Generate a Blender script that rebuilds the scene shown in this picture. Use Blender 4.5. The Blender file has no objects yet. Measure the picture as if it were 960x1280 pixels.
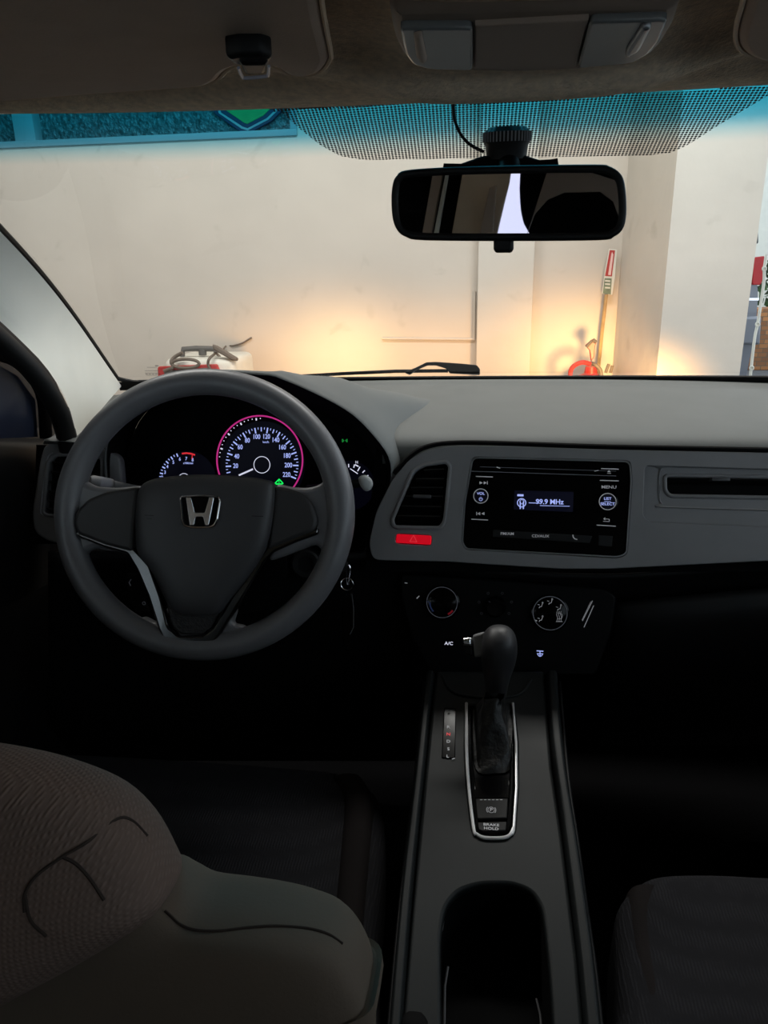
import bpy, bmesh, math, random
from mathutils import Vector, Matrix
random.seed(7)
S = bpy.context.scene
C = S.collection
# ------------------------------------------------------------------ camera
FPX = 924.0
PITCH, YAW, ROLL = math.radians(18.5), math.radians(7.0), math.radians(1.3)
CAM = Vector((0.0, 0.0, 1.25))
fwd = Vector((-math.sin(YAW)*math.cos(PITCH), math.cos(YAW)*math.cos(PITCH), -math.sin(PITCH)))
r0 = Vector((math.cos(YAW), math.sin(YAW), 0))
u0 = r0.cross(fwd)
rt = r0*math.cos(ROLL) - u0*math.sin(ROLL)
up = u0*math.cos(ROLL) + r0*math.sin(ROLL)
cam_d = bpy.data.cameras.new('camera'); cam = bpy.data.objects.new('camera', cam_d); C.objects.link(cam)
M = Matrix((rt, up, -fwd)).transposed().to_4x4(); M.translation = CAM
cam.matrix_world = M
cam_d.sensor_fit = 'VERTICAL'; cam_d.sensor_height = 36; cam_d.sensor_width = 27
cam_d.lens = FPX/1280*36; cam_d.clip_start = 0.01; cam_d.clip_end = 300
S.camera = cam
S.view_settings.view_transform = 'Standard'; S.view_settings.look = 'None'
S.view_settings.gamma = 1; S.view_settings.use_curve_mapping = False
S.view_settings.exposure = 0.0

def ray(px, py):
    return fwd*FPX + rt*(px-480) + up*(640-py)
def P(px, py, Y):                      # point of the sight line at forward distance Y
    d = ray(px, py); return CAM + d*((Y-CAM.y)/d.y)
def PZ(px, py, z):
    d = ray(px, py); return CAM + d*((z-CAM.z)/d.z)
def PX(px, py, x):
    d = ray(px, py); return CAM + d*((x-CAM.x)/d.x)
class Plane:
    def __init__(s, o, n, ux=None):
        s.o = o; s.n = n.normalized()
        h = ux if ux else Vector((1, 0, 0))
        s.u = (h - s.n*h.dot(s.n)).normalized(); s.v = s.n.cross(s.u)
    def hit(s, px, py):
        d = ray(px, py); return CAM + d*((s.o-CAM).dot(s.n)/d.dot(s.n))
    def loc(s, px, py):
        q = s.hit(px, py)-s.o; return (q.dot(s.u), q.dot(s.v))
    def pt(s, a, b, h=0): return s.o + s.u*a + s.v*b + s.n*h
    def mpp(s, px, py):                # metres for one photo pixel around a point
        return (s.hit(px+.5, py)-s.hit(px-.5, py)).length
    def off(s, h): return Plane(s.o+s.n*h, s.n, s.u)
    def mat(s):
        m = Matrix((s.u, s.v, s.n)).transposed().to_4x4(); m.translation = s.o; return m
# ------------------------------------------------------------------ materials
def lin(c):
    return tuple((x/12.92 if x <= .04045 else ((x+.055)/1.055)**2.4) for x in [v/255 for v in c])
def mat(name, rgb, rough=.5, metal=0, spec=.5, noise=None, bump=None, emit=None, estr=1, coat=0, mottled=None):
    m = bpy.data.materials.new(name); m.use_nodes = True
    nt = m.node_tree; b = nt.nodes['Principled BSDF']
    col = (*lin(rgb), 1)
    b.inputs['Base Color'].default_value = col
    b.inputs['Roughness'].default_value = rough; b.inputs['Metallic'].default_value = metal
    b.inputs['Specular IOR Level'].default_value = spec
    b.inputs['Coat Weight'].default_value = coat
    if emit:
        b.inputs['Emission Color'].default_value = (*lin(emit), 1); b.inputs['Emission Strength'].default_value = estr
    tc = nt.nodes.new('ShaderNodeTexCoord')
    if mottled:                        # (scale, amount): procedural variation of the base colour
        n = nt.nodes.new('ShaderNodeTexNoise'); n.inputs['Scale'].default_value = mottled[0]; n.inputs['Detail'].default_value = 6
        nt.links.new(tc.outputs['Object'], n.inputs['Vector'])
        r = nt.nodes.new('ShaderNodeValToRGB')
        a = mottled[1]
        r.color_ramp.elements[0].color = (*[c*(1-a) for c in col[:3]], 1); r.color_ramp.elements[1].color = (*[min(1, c*(1+a)) for c in col[:3]], 1)
        r.color_ramp.elements[0].position = .3; r.color_ramp.elements[1].position = .7
        nt.links.new(n.outputs['Fac'], r.inputs['Fac']); nt.links.new(r.outputs['Color'], b.inputs['Base Color'])
    if bump:                           # (scale, strength, distance)
        n = nt.nodes.new('ShaderNodeTexNoise'); n.inputs['Scale'].default_value = bump[0]; n.inputs['Detail'].default_value = 3
        nt.links.new(tc.outputs['Object'], n.inputs['Vector'])
        bp = nt.nodes.new('ShaderNodeBump'); bp.inputs['Strength'].default_value = bump[1]; bp.inputs['Distance'].default_value = bump[2]
        nt.links.new(n.outputs['Fac'], bp.inputs['Height']); nt.links.new(bp.outputs['Normal'], b.inputs['Normal'])
    return m
M_ = {}
M_['pad'] = mat('grained_soft_plastic', (104, 107, 106), .62, spec=.35, bump=(900, .35, .0006), mottled=(14, .05))
M_['dark'] = mat('dark_grained_plastic', (122, 122, 124), .5, spec=.35, bump=(900, .3, .0004), mottled=(20, .06))
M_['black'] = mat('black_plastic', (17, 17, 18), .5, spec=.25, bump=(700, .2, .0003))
M_['panel'] = mat('climate_panel_black', (7, 7, 8), .5, spec=.12, bump=(700, .1, .0002))
M_['bright'] = mat('bright_chrome_plastic', (240, 240, 242), .3, metal=.55, spec=.6, bump=(300, .02, .0001))
M_['edge_highlight'] = mat('visor_edge_highlight', (240, 214, 184), .7, bump=(300, .1, .0002))  # bright highlight on the visor edge, put in as a paler colour
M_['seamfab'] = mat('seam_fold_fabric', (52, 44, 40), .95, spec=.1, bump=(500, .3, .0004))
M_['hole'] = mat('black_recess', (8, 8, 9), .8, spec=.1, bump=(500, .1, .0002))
M_['gloss'] = mat('gloss_black', (6, 6, 7), .12, spec=.12, bump=(60, .02, .0002))
M_['piano'] = mat('piano_black_trim', (10, 10, 11), .16, spec=.7, coat=.5, bump=(60, .02, .0002))
M_['satin'] = mat('satin_silver', (150, 152, 155), .35, metal=.7, bump=(500, .05, .0001))
M_['chrome'] = mat('chrome', (225, 225, 228), .14, metal=1, bump=(300, .02, .0001))
M_['rim'] = mat('steering_urethane', (100, 100, 103), .40, spec=.55, bump=(1100, .25, .0003), mottled=(30, .04))
M_['cover'] = mat('airbag_cover_plastic', (60, 60, 62), .45, spec=.4, bump=(1100, .3, .0003), mottled=(30, .05))
M_['headliner'] = mat('headliner_felt', (240, 217, 190), .95, spec=.1, bump=(420, .9, .0012), mottled=(160, .16))
M_['visor'] = mat('visor_vinyl', (186, 166, 150), .75, spec=.2, bump=(600, .3, .0005), mottled=(40, .05))
M_['ohead'] = mat('overhead_plastic', (172, 154, 140), .6, spec=.3, bump=(700, .25, .0004))
M_['lens'] = mat('lamp_lens', (120, 122, 122), .25, spec=.5, bump=(200, .1, .0004))
M_['pillar'] = mat('pale_pillar_trim', (236, 234, 224), .7, spec=.25, bump=(500, .2, .0005), mottled=(12, .03))
M_['rubber'] = mat('rubber_seal', (14, 14, 14), .6, spec=.3, bump=(300, .1, .0003))
M_['white'] = mat('lit_white_print', (20, 20, 20), .5, emit=(226, 228, 250), estr=.85, bump=(300, .01, .0001))
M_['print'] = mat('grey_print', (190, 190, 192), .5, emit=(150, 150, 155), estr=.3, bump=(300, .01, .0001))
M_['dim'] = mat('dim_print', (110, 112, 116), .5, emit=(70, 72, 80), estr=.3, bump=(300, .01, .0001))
M_['blue'] = mat('lit_blue_print', (20, 20, 40), .5, emit=(170, 185, 255), estr=.9, bump=(300, .01, .0001))
M_['magenta'] = mat('lit_magenta_ring', (40, 5, 25), .5, emit=(205, 50, 140), estr=.75, bump=(300, .01, .0001))
M_['redlit'] = mat('lit_red_print', (40, 4, 4), .5, emit=(230, 50, 60), estr=.8, bump=(300, .01, .0001))
M_['green'] = mat('lit_green_print', (4, 40, 8), .5, emit=(20, 225, 90), estr=1.2, bump=(300, .01, .0001))
M_['greendim'] = mat('dim_green_print', (4, 30, 8), .5, emit=(20, 130, 50), estr=.8, bump=(300, .01, .0001))
M_['dial'] = mat('dial_face', (8, 8, 14), .45, spec=.2, emit=(10, 10, 30), estr=.2, bump=(300, .01, .0001))
M_['screen'] = mat('radio_display', (8, 9, 16), .2, spec=.4, emit=(12, 14, 30), estr=.5, bump=(300, .01, .0001))
M_['hazard'] = mat('lit_red_button', (190, 8, 26), .45, emit=(225, 0, 30), estr=.55, bump=(300, .02, .0001))
M_['hazline'] = mat('hazard_symbol', (240, 90, 90), .45, emit=(240, 80, 90), estr=.5, bump=(300, .02, .0001))
M_['console'] = mat('console_plastic', (24, 27, 28), .5, spec=.22, bump=(800, .15, .0003), mottled=(16, .05))
M_['knob'] = mat('gear_knob_plastic', (50, 50, 52), .45, spec=.4, bump=(900, .2, .0003))
M_['leather'] = mat('boot_leather', (20, 20, 20), .5, spec=.4, bump=(70, .8, .004))
M_['stalk'] = mat('stalk_end_plastic', (180, 184, 182), .5, bump=(300, .05, .0002))
def weave(name, rgb, sc, amt=.25, rough=.95, bstr=.5):
    m = mat(name, rgb, rough, spec=.15)
    nt = m.node_tree; b = nt.nodes['Principled BSDF']; tc = nt.nodes.new('ShaderNodeTexCoord')
    w1 = nt.nodes.new('ShaderNodeTexWave'); w1.inputs['Scale'].default_value = sc; w1.inputs['Distortion'].default_value = 2.5; w1.bands_direction = 'X'
    w2 = nt.nodes.new('ShaderNodeTexWave'); w2.inputs['Scale'].default_value = sc; w2.inputs['Distortion'].default_value = 2.5; w2.bands_direction = 'Z'
    for w in (w1, w2): nt.links.new(tc.outputs['Object'], w.inputs['Vector'])
    mu = nt.nodes.new('ShaderNodeMath'); mu.operation = 'MULTIPLY'
    nt.links.new(w1.outputs['Fac'], mu.inputs[0]); nt.links.new(w2.outputs['Fac'], mu.inputs[1])
    r = nt.nodes.new('ShaderNodeValToRGB'); c = lin(rgb)
    r.color_ramp.elements[0].color = (*[x*(1-amt) for x in c], 1); r.color_ramp.elements[1].color = (*[x*(1+amt) for x in c], 1)
    nt.links.new(mu.outputs[0], r.inputs['Fac']); nt.links.new(r.outputs['Color'], b.inputs['Base Color'])
    bp = nt.nodes.new('ShaderNodeBump'); bp.inputs['Strength'].default_value = bstr; bp.inputs['Distance'].default_value = .001
    nt.links.new(mu.outputs[0], bp.inputs['Height']); nt.links.new(bp.outputs['Normal'], b.inputs['Normal'])
    return m
M_['seatfab'] = weave('black_seat_fabric', (34, 34, 37), 90)
M_['seatside'] = mat('seat_side_fabric', (30, 27, 27), .9, spec=.1, bump=(600, .5, .0006))
M_['headfab'] = weave('brown_knit_fabric', (100, 84, 76), 120, .10)
M_['backfab'] = mat('grey_seat_vinyl', (90, 79, 69), .8, spec=.15, bump=(500, .3, .0005), mottled=(10, .06))
# the place outside 
M_['plaster'] = mat('painted_plaster', (200, 190, 178), .9, spec=.15, bump=(9, .25, .01), mottled=(2.2, .045))
M_['plaster2'] = mat('painted_plaster_pillar', (205, 197, 186), .9, spec=.15, bump=(12, .3, .01), mottled=(3, .05))
M_['concrete'] = mat('concrete_floor', (172, 168, 160), .8, bump=(20, .3, .01), mottled=(3, .15))
M_['asphalt'] = mat('asphalt', (92, 94, 96), .9, bump=(60, .6, .01), mottled=(8, .2))
M_['red'] = mat('red_paint', (176, 46, 40), .4, bump=(50, .05, .001), mottled=(20, .1))
M_['offwhite'] = mat('off_white_paint', (215, 212, 200), .5, bump=(50, .05, .001), mottled=(10, .05))
M_['greypl'] = mat('grey_plastic', (92, 88, 84), .5, bump=(100, .1, .001))
M_['cable'] = mat('dull_cable', (105, 92, 80), .6, bump=(200, .1, .0005))
M_['wood'] = mat('pale_stick', (170, 140, 95), .6, bump=(80, .3, .001), mottled=(30, .15))
M_['signgreen'] = mat('sign_grey_green', (110, 122, 100), .6, bump=(50, .05, .0005), mottled=(60, .25))
M_['shieldg'] = mat('shield_green', (60, 150, 70), .5, bump=(50, .05, .0005), mottled=(20, .1))
M_['navy'] = mat('shield_navy', (28, 36, 66), .5, bump=(50, .05, .0005))
M_['carpaint'] = mat('grey_car_paint', (105, 108, 116), .3, metal=.4, coat=.5, bump=(30, .02, .0005))
M_['taillight'] = mat('tail_light_red', (165, 8, 16), .35, spec=.4, bump=(200, .2, .0005))
M_['bonnet'] = mat('light_bounce_paint', (215, 217, 218), .35, coat=.3, bump=(30, .02, .0005))  # bonnet is out of view; made pale to bounce light up to the headliner
M_['tint'] = mat('car_window_tint', (14, 18, 24), .08, spec=.6, bump=(10, .02, .0005))
M_['doorwin'] = mat('dark_side_glass', (18, 22, 34), .15, spec=.5, bump=(10, .02, .0005))
M_['yellow'] = mat('yellow_road_paint', (226, 186, 60), .7, bump=(60, .3, .001), mottled=(30, .1))
M_['trim'] = mat('beige_trim', (222, 200, 174), .7, bump=(300, .2, .0005), mottled=(6, .12))
M_['carpet'] = mat('black_carpet', (14, 14, 15), 1, spec=.05, bump=(600, .8, .002))

for k_ in ('plaster', 'plaster2'):         # faint scuffs and grime spots on the painted wall
    nt = M_[k_].node_tree; b = nt.nodes['Principled BSDF']; src = b.inputs['Base Color'].links[0].from_socket
    tc = nt.nodes.new('ShaderNodeTexCoord'); n = nt.nodes.new('ShaderNodeTexNoise'); n.inputs['Scale'].default_value = 7; n.inputs['Detail'].default_value = 5; n.inputs['Distortion'].default_value = .6
    nt.links.new(tc.outputs['Object'], n.inputs['Vector']); r = nt.nodes.new('ShaderNodeValToRGB')
    r.color_ramp.elements[0].position = .63; r.color_ramp.elements[0].color = (1, 1, 1, 1); r.color_ramp.elements[1].position = .74; r.color_ramp.elements[1].color = (.88, .88, .87, 1)
    nt.links.new(n.outputs['Fac'], r.inputs['Fac']); mx = nt.nodes.new('ShaderNodeMix'); mx.data_type = 'RGBA'; mx.blend_type = 'MULTIPLY'; mx.inputs[0].default_value = 1
    nt.links.new(src, mx.inputs[6]); nt.links.new(r.outputs['Color'], mx.inputs[7]); nt.links.new(mx.outputs[2], b.inputs['Base Color'])
# ------------------------------------------------------------------ objects
def empty(name, loc, label, cat, group=None):
    o = bpy.data.objects.new(name, None); C.objects.link(o); o.location = loc; o.empty_display_size = .05
    o['label'] = label; o['category'] = cat
    if group: o['group'] = group
    return o
def root_of(o):
    while o.parent: o = o.parent
    return o
def link(name, me, m, parent=None, label=None, smooth=True):
    o = bpy.data.objects.new(name, me); C.objects.link(o)
    if m: me.materials.clear(); me.materials.append(m)
    if smooth:
        try: me.shade_smooth()
        except Exception: pass
        try: me.set_sharp_from_angle(angle=math.radians(38))
        except Exception: pass
    if parent:
        o.parent = parent
        t = Vector((0, 0, 0)); p = parent
        if p.parent is None: t = p.location
        o.matrix_parent_inverse = Matrix.Translation(-t) if parent.parent is None else Matrix.Identity(4)
    if label: o['label'] = label
    return o
def struct(o): o['kind'] = 'structure'; return o
def tag(o, label, cat, group=None):
    o['label'] = label; o['category'] = cat
    if group: o['group'] = group
    return o
class MB:
    def __init__(s): s.v = []; s.f = []
    def add(s, vs, fs):
        b = len(s.v); s.v += [tuple(x) for x in vs]; s.f += [tuple(b+i for i in f) for f in fs]; return s
    def merge(s, me):
        return s.add([v.co.copy() for v in me.vertices], [tuple(p.vertices) for p in me.polygons])
    def tube(s, pts, r, seg=10, closed=False, caps=True, flat=1.0):
        pts = [Vector(p) for p in pts]; n = len(pts)
        rr = r if isinstance(r, (list, tuple)) else [r]*n
        vs = []; prev = None
        for i, p in enumerate(pts):
            if closed: t = pts[(i+1) % n]-pts[i-1]
            else: t = pts[min(i+1, n-1)]-pts[max(i-1, 0)]
            t = t.normalized() if t.length > 1e-9 else Vector((0, 0, 1))
            if prev is None:
                a = Vector((0, 0, 1)) if abs(t.z) < .9 else Vector((1, 0, 0)); prev = (a-t*a.dot(t)).normalized()
            else:
                q = prev-t*prev.dot(t); prev = q.normalized() if q.length > 1e-6 else prev
            b = t.cross(prev)
            for k in range(seg):
                an = 2*math.pi*k/seg; vs.append(p+prev*math.cos(an)*rr[i]*flat+b*math.sin(an)*rr[i])
        fs = []
        for i in range(n if closed else n-1):
            j = (i+1) % n
            for k in range(seg):
                l = (k+1) % seg; fs.append((i*seg+k, i*seg+l, j*seg+l, j*seg+k))
        if caps and not closed:
            fs.append(tuple(reversed(range(seg)))); fs.append(tuple((n-1)*seg+k for k in range(seg)))
        return s.add(vs, fs)
    def box(s, c, h, rot=None, bev=0.0):
        bm = bmesh.new(); bmesh.ops.create_cube(bm, size=2)
        for v in bm.verts: v.co = Vector((v.co.x*h[0], v.co.y*h[1], v.co.z*h[2]))
        if bev: bmesh.ops.bevel(bm, geom=bm.edges[:], offset=bev, segments=3, profile=.5, affect='EDGES')
        c = Vector(c); vs = [(rot @ v.co if rot else v.co)+c for v in bm.verts]
        bm.verts.index_update(); fs = [tuple(v.index for v in f.verts) for f in bm.faces]; bm.free()
        return s.add(vs, fs)
    def lathe(s, o, n, u, prof, seg=40):
        """prof: (radius, height) along axis n from o"""
        n = n.normalized(); v = n.cross(u).normalized(); vs = []; fs = []; k = len(prof)
        for i in range(seg):
            a = 2*math.pi*i/seg; d = u*math.cos(a)+v*math.sin(a)
            for (r, h) in prof: vs.append(o+d*r+n*h)
        for i in range(seg):
            j = (i+1) % seg
            for q in range(k-1): fs.append((i*k+q, j*k+q, j*k+q+1, i*k+q+1))
        if prof[0][0] > 1e-6: fs.append(tuple(i*k for i in reversed(range(seg))))
        if prof[-1][0] > 1e-6: fs.append(tuple(i*k+k-1 for i in range(seg)))
        return s.add(vs, fs)
    def mesh(s, name='m'):
        me = bpy.data.meshes.new(name); me.from_pydata(s.v, [], s.f)
        bm = bmesh.new(); bm.from_mesh(me); bmesh.ops.remove_doubles(bm, verts=bm.verts[:], dist=1e-6)
        bmesh.ops.recalc_face_normals(bm, faces=bm.faces[:]); bm.to_mesh(me); bm.free()
        return me
    def build(s, name, m, parent=None, label=None, smooth=True):
        return link(name, s.mesh(name), m, parent, label, smooth)
def catmull(pts, sub=6, closed=False):
    pts = [Vector(p) for p in pts]; n = len(pts); out = []
    for i in range(n if closed else n-1):
        p0 = pts[i-1] if (closed or i > 0) else pts[0]*2-pts[1]
        p1 = pts[i]; p2 = pts[(i+1) % n]
        p3 = pts[(i+2) % n] if (closed or i+2 < n) else pts[-1]*2-pts[-2]
        for k in range(sub):
            t = k/sub
            out.append(.5*((2*p1)+(p2-p0)*t+(2*p0-5*p1+4*p2-p3)*t*t+(3*p1-p0-3*p2+p3)*t**3))
    if not closed: out.append(pts[-1])
    return out
def resample(pts, n):
    pts = [Vector(p) for p in pts]; L = [0]
    for a, b in zip(pts, pts[1:]): L.append(L[-1]+(b-a).length)
    out = []; j = 0
    for i in range(n):
        d = L[-1]*i/(n-1)
        while j < len(L)-2 and L[j+1] < d: j += 1
        t = (d-L[j])/max(L[j+1]-L[j], 1e-9); out.append(pts[j].lerp(pts[j+1], min(1, max(0, t))))
    return out
def loft(rows, name, m, parent=None, label=None, cols=40, smooth_rows=4, thick=0, closed=False):
    if not closed: R = [resample(catmull(r, 6) if len(r) > 2 else r, cols) for r in rows]
    else: R = [resample(catmull(r, 6, True)+[Vector(r[0])], cols+1)[:-1] for r in rows]
    if smooth_rows > 1 and len(R) > 2:
        nr = []; colsP = [catmull([r[i] for r in R], smooth_rows) for i in range(cols)]
        R = [[c[k] for c in colsP] for k in range(len(colsP[0]))]
    vs = [p for r in R for p in r]; n = cols; fs = []
    for i in range(len(R)-1):
        for k in range(n if closed else n-1):
            l = (k+1) % n; fs.append((i*n+k, i*n+l, (i+1)*n+l, (i+1)*n+k))
    me = bpy.data.meshes.new(name); me.from_pydata([tuple(v) for v in vs], [], fs)
    o = link(name, me, m, parent, label)
    if thick:
        md = o.modifiers.new('s', 'SOLIDIFY'); md.thickness = thick; md.offset = 0
    return o
def fillet(poly, r, seg=5):
    """round the corners of a 2D polygon"""
    out = []; n = len(poly)
    for i in range(n):
        p = Vector(poly[i]).to_2d() if len(poly[i]) > 2 else Vector(poly[i]); a = Vector(poly[i-1]); b = Vector(poly[(i+1) % n])
        da, db = a-p, b-p; rr = min(r, da.length*.45, db.length*.45)
        s, e = p+da.normalized()*rr, p+db.normalized()*rr
        for k in range(seg+1):
            t = k/seg; out.append(tuple(s*(1-t)**2+p*2*t*(1-t)+e*t*t))
    return out
def smooth2(poly, sub=5):
    return [(p.x, p.y) for p in catmull([Vector((a, b, 0)) for a, b in poly], sub, True)]
def curve_mesh(polys, thick, bev, closed=True):
    cu = bpy.data.curves.new('c', 'CURVE'); cu.dimensions = '2D'; cu.fill_mode = 'BOTH'
    for poly in polys:
        sp = cu.splines.new('POLY'); sp.points.add(len(poly)-1)
        for q, (a, b) in zip(sp.points, poly): q.co = (a, b, 0, 1)
        sp.use_cyclic_u = True
    cu.extrude = max(thick/2-bev, 0); cu.bevel_depth = bev; cu.bevel_resolution = 2
    if bev: cu.offset = -bev
    o = bpy.data.objects.new('tmp', cu); C.objects.link(o)
    dg = bpy.context.evaluated_depsgraph_get(); dg.update()
    me = bpy.data.meshes.new_from_object(o.evaluated_get(dg)); bpy.data.objects.remove(o); bpy.data.curves.remove(cu)
    return me
def plate(name, pl, polys_px, thick, bev, m, parent=None, label=None, top=0.0, r=0, local=False, sm=False):
    """extruded plate with holes; top = height of its front face above the plane"""
    polys = []
    for poly in polys_px:
        q = poly if local else [pl.loc(*p) for p in poly]
        if sm: q = smooth2(q)
        elif r: q = fillet(q, r)
        polys.append(q)
    me = curve_mesh(polys, thick, bev)
    me.transform(pl.mat() @ Matrix.Translation((0, 0, top-thick/2)))
    return link(name, me, m, parent, label)
FONT = None
def text_mesh(s, size, thick=.0003, bold=0.0, sx=1.0):
    cu = bpy.data.curves.new('t', 'FONT'); cu.body = s; cu.size = size; cu.align_x = 'CENTER'; cu.align_y = 'CENTER'
    cu.extrude = thick/2; cu.offset = bold; cu.resolution_u = 3
    o = bpy.data.objects.new('tmp', cu); C.objects.link(o)
    dg = bpy.context.evaluated_depsgraph_get(); dg.update()
    me = bpy.data.meshes.new_from_object(o.evaluated_get(dg)); bpy.data.objects.remove(o); bpy.data.curves.remove(cu)
    me.transform(Matrix.Diagonal((sx, 1, 1, 1)))
    return me
def put_text(mb, s, pl, px, py, hpx, h=.0006, bold=0.0, sx=1.0, rot=0):
    size = hpx*pl.mpp(px, py)*1.38
    me = text_mesh(s, size, bold=bold*size, sx=sx)
    a, b = pl.loc(px, py)
    me.transform(pl.mat() @ Matrix.Translation((a, b, h)) @ Matrix.Rotation(rot, 4, 'Z'))
    mb.merge(me); bpy.data.meshes.remove(me)
def bar(mb, pl, pts_px, w, h=.0006, local=False):
    """thin raised line on a plane"""
    pts = [Vector((*(p if local else pl.loc(*p)), 0)) for p in pts_px]
    for a, b in zip(pts, pts[1:]):
        d = (b-a).normalized(); n = Vector((-d.y, d.x, 0))*w/2; a2 = a-d*w*.15; b2 = b+d*w*.15
        q = [a2-n, b2-n, b2+n, a2+n]
        vs = [pl.pt(v.x, v.y, h) for v in q]+[pl.pt(v.x, v.y, 0) for v in q]
        mb.add(vs, [(0, 1, 2, 3), (4, 5, 1, 0), (5, 6, 2, 1), (6, 7, 3, 2), (7, 4, 0, 3)])
def ring(mb, pl, px, py, r, w, h=.0008, a0=0, a1=360, seg=64):
    a, b = pl.loc(px, py); closed = a1-a0 >= 360
    n = seg; P_ = []
    for i in range(n if closed else n+1):
        t = math.radians(a0+(a1-a0)*i/n); P_.append(pl.pt(a+r*math.cos(t), b+r*math.sin(t), h/2))
    mb.tube(P_, w/2, 8, closed=closed)
def poly_px(x0, y0, x1, y1, x2, y2, x3, y3): return [(x0, y0), (x1, y1), (x2, y2), (x3, y3)]
def pillow(name, pl, outline, depth, m, parent=None, label=None, local=False, back=.35, p=2.4, rings=9, sub=4):
    """closed cushion: outline on a plane, domed to the front by depth*(1-back), to the back by depth*back"""
    q = outline if local else [pl.loc(*x) for x in outline]
    q = smooth2(q, sub) if sub else q
    cx = sum(a for a, b in q)/len(q); cy = sum(b for a, b in q)/len(q); n = len(q); vs = []; fs = []
    levels = []
    for i in range(rings+1):
        t = i/rings; s = math.sin(t*math.pi/2)**(.75); levels.append((1-(1-s)*1.0 if False else s, 0, t))
    prof = [(math.cos(a)**(2/p), math.sin(a)**(2/p)) for a in [math.pi/2*i/rings for i in range(rings+1)]]
    seq = [(max(c, .02), s_*depth*(1-back)) for c, s_ in reversed(prof)] + [(max(c, .02), -s_*depth*back) for c, s_ in prof[1:]]
    for (sc, h) in seq:
        for (a, b) in q: vs.append(pl.pt(cx+(a-cx)*sc, cy+(b-cy)*sc, h))
    for i in range(len(seq)-1):
        for k in range(n):
            l = (k+1) % n; fs.append((i*n+k, i*n+l, (i+1)*n+l, (i+1)*n+k))
    fs.append(tuple(range(n))); fs.append(tuple((len(seq)-1)*n+k for k in reversed(range(n))))
    mb = MB(); mb.add(vs, fs); return mb.build(name, m, parent, label)
XC = .03                                # the car's centre line
# ================================================================== WINDSCREEN AND CABIN SHELL
def mir(p): return Vector((2*XC-p.x, p.y, p.z))
bl = P(150, 478, 1.28)                 # lower corner of the windscreen
bot = []
for i in range(13):
    t = i/12*2-1; y = 1.42-.14*abs(t)**2.4; x = XC+(XC-bl.x)*t
    bot.append(Vector((x, y, 1.0425+(bl.z-1.0425)*abs(t)**2.4)))
topY, topZ = .62, 1.40
tl = P(-135, 140, .66)
top = []
for i in range(13):
    t = i/12*2-1; x = XC+(XC-tl.x)*t; top.append(Vector((x, .72-.06*t*t, 1.385-.004*t*t+ (tl.z-1.385)*abs(t)**3)))
mid = [b.lerp(t_, .5)+Vector((0, .01, .018)) for b, t_ in zip(bot, top)]
# tinted windscreen glass, with its blue shade band along the top edge
gm = bpy.data.materials.new('windscreen_glass'); gm.use_nodes = True; nt = gm.node_tree; nt.nodes.clear()
out = nt.nodes.new('ShaderNodeOutputMaterial'); tr = nt.nodes.new('ShaderNodeBsdfTransparent'); gl = nt.nodes.new('ShaderNodeBsdfGlossy')
gl.inputs['Roughness'].default_value = .02; mix = nt.nodes.new('ShaderNodeMixShader'); fr = nt.nodes.new('ShaderNodeFresnel'); fr.inputs['IOR'].default_value = 1.25
mr = nt.nodes.new('ShaderNodeValToRGB'); uvn = nt.nodes.new('ShaderNodeUVMap'); sx = nt.nodes.new('ShaderNodeSeparateXYZ')
nt.links.new(uvn.outputs['UV'], sx.inputs[0]); nt.links.new(sx.outputs['Y'], mr.inputs['Fac'])
e = mr.color_ramp.elements
e[0].position = 0; e[0].color = (.97, .985, .975, 1); e[1].position = 1; e[1].color = (.015, .36, .56, 1)
for pos, c in ((.890, (.96, .975, .965)), (.918, (.50, .80, .90)), (.942, (.05, .46, .70))):
    q = e.new(pos); q.color = (*c, 1)
mr.color_ramp.interpolation = 'B_SPLINE'
nt.links.new(mr.outputs['Color'], tr.inputs['Color']); nt.links.new(fr.outputs[0], mix.inputs[0])
nt.links.new(tr.outputs[0], mix.inputs[1]); nt.links.new(gl.outputs[0], mix.inputs[2]); nt.links.new(mix.outputs[0], out.inputs['Surface'])
glass = loft([bot, mid, top], 'window_1', gm, cols=48, smooth_rows=10)
struct(glass)
uv = glass.data.uv_layers.new(name='UVMap'); nr = len(glass.data.vertices)//48
for l in glass.data.loops: uv.data[l.index].uv = ((l.vertex_index % 48)/47, (l.vertex_index//48)/(nr-1))
def on_glass(px, py, lift=0.0):
    """sight line meets the windscreen (bilinear search on the lofted sheet)"""
    from mathutils.bvhtree import BVHTree
    global _bv
    if '_bv' not in globals(): _bv = BVHTree.FromPolygons([v.co.copy() for v in glass.data.vertices], [tuple(p.vertices) for p in glass.data.polygons])
    h = _bv.ray_cast(CAM, ray(px, py).normalized())
    if h[0] is None: return None, None
    n = h[1] if h[1].dot(fwd) < 0 else -h[1]
    return h[0]+n*lift, n
# black rubber seal round the glass and the ceramic band at its foot
mb = MB()
edge = resample(catmull(bot, 6), 60)
left = [b for b in resample(catmull([bot[0], mid[0], top[0]], 8), 20)]
right = [b for b in resample(catmull([bot[-1], mid[-1], top[-1]], 8), 20)]
def corner(line, e2):                  # round the lower corner
    return line
lf = resample(catmull(left, 3), 80); rf_ = resample(catmull(right, 3), 80)
loop = list(reversed(lf))[:-2]+resample(edge, 120)[2:-2]+rf_[2:]
mb.tube(catmull(loop, 2), .0042, 8)
struct(mb.build('trim_1', M_['rubber']))
strip = MB()
inn = [v+(t_-v).normalized()*.010+Vector((0, -.004, -.002)) for v, t_ in zip(resample(catmull(bot, 6), 60), resample(catmull(top, 6), 60))]
outr = [v+Vector((0, -.004, -.014)) for v in edge]
strip.add(inn+outr, [(i, i+1, 61+i, 60+i) for i in range(59)])
struct(strip.build('trim_2', M_['rubber']))
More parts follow.
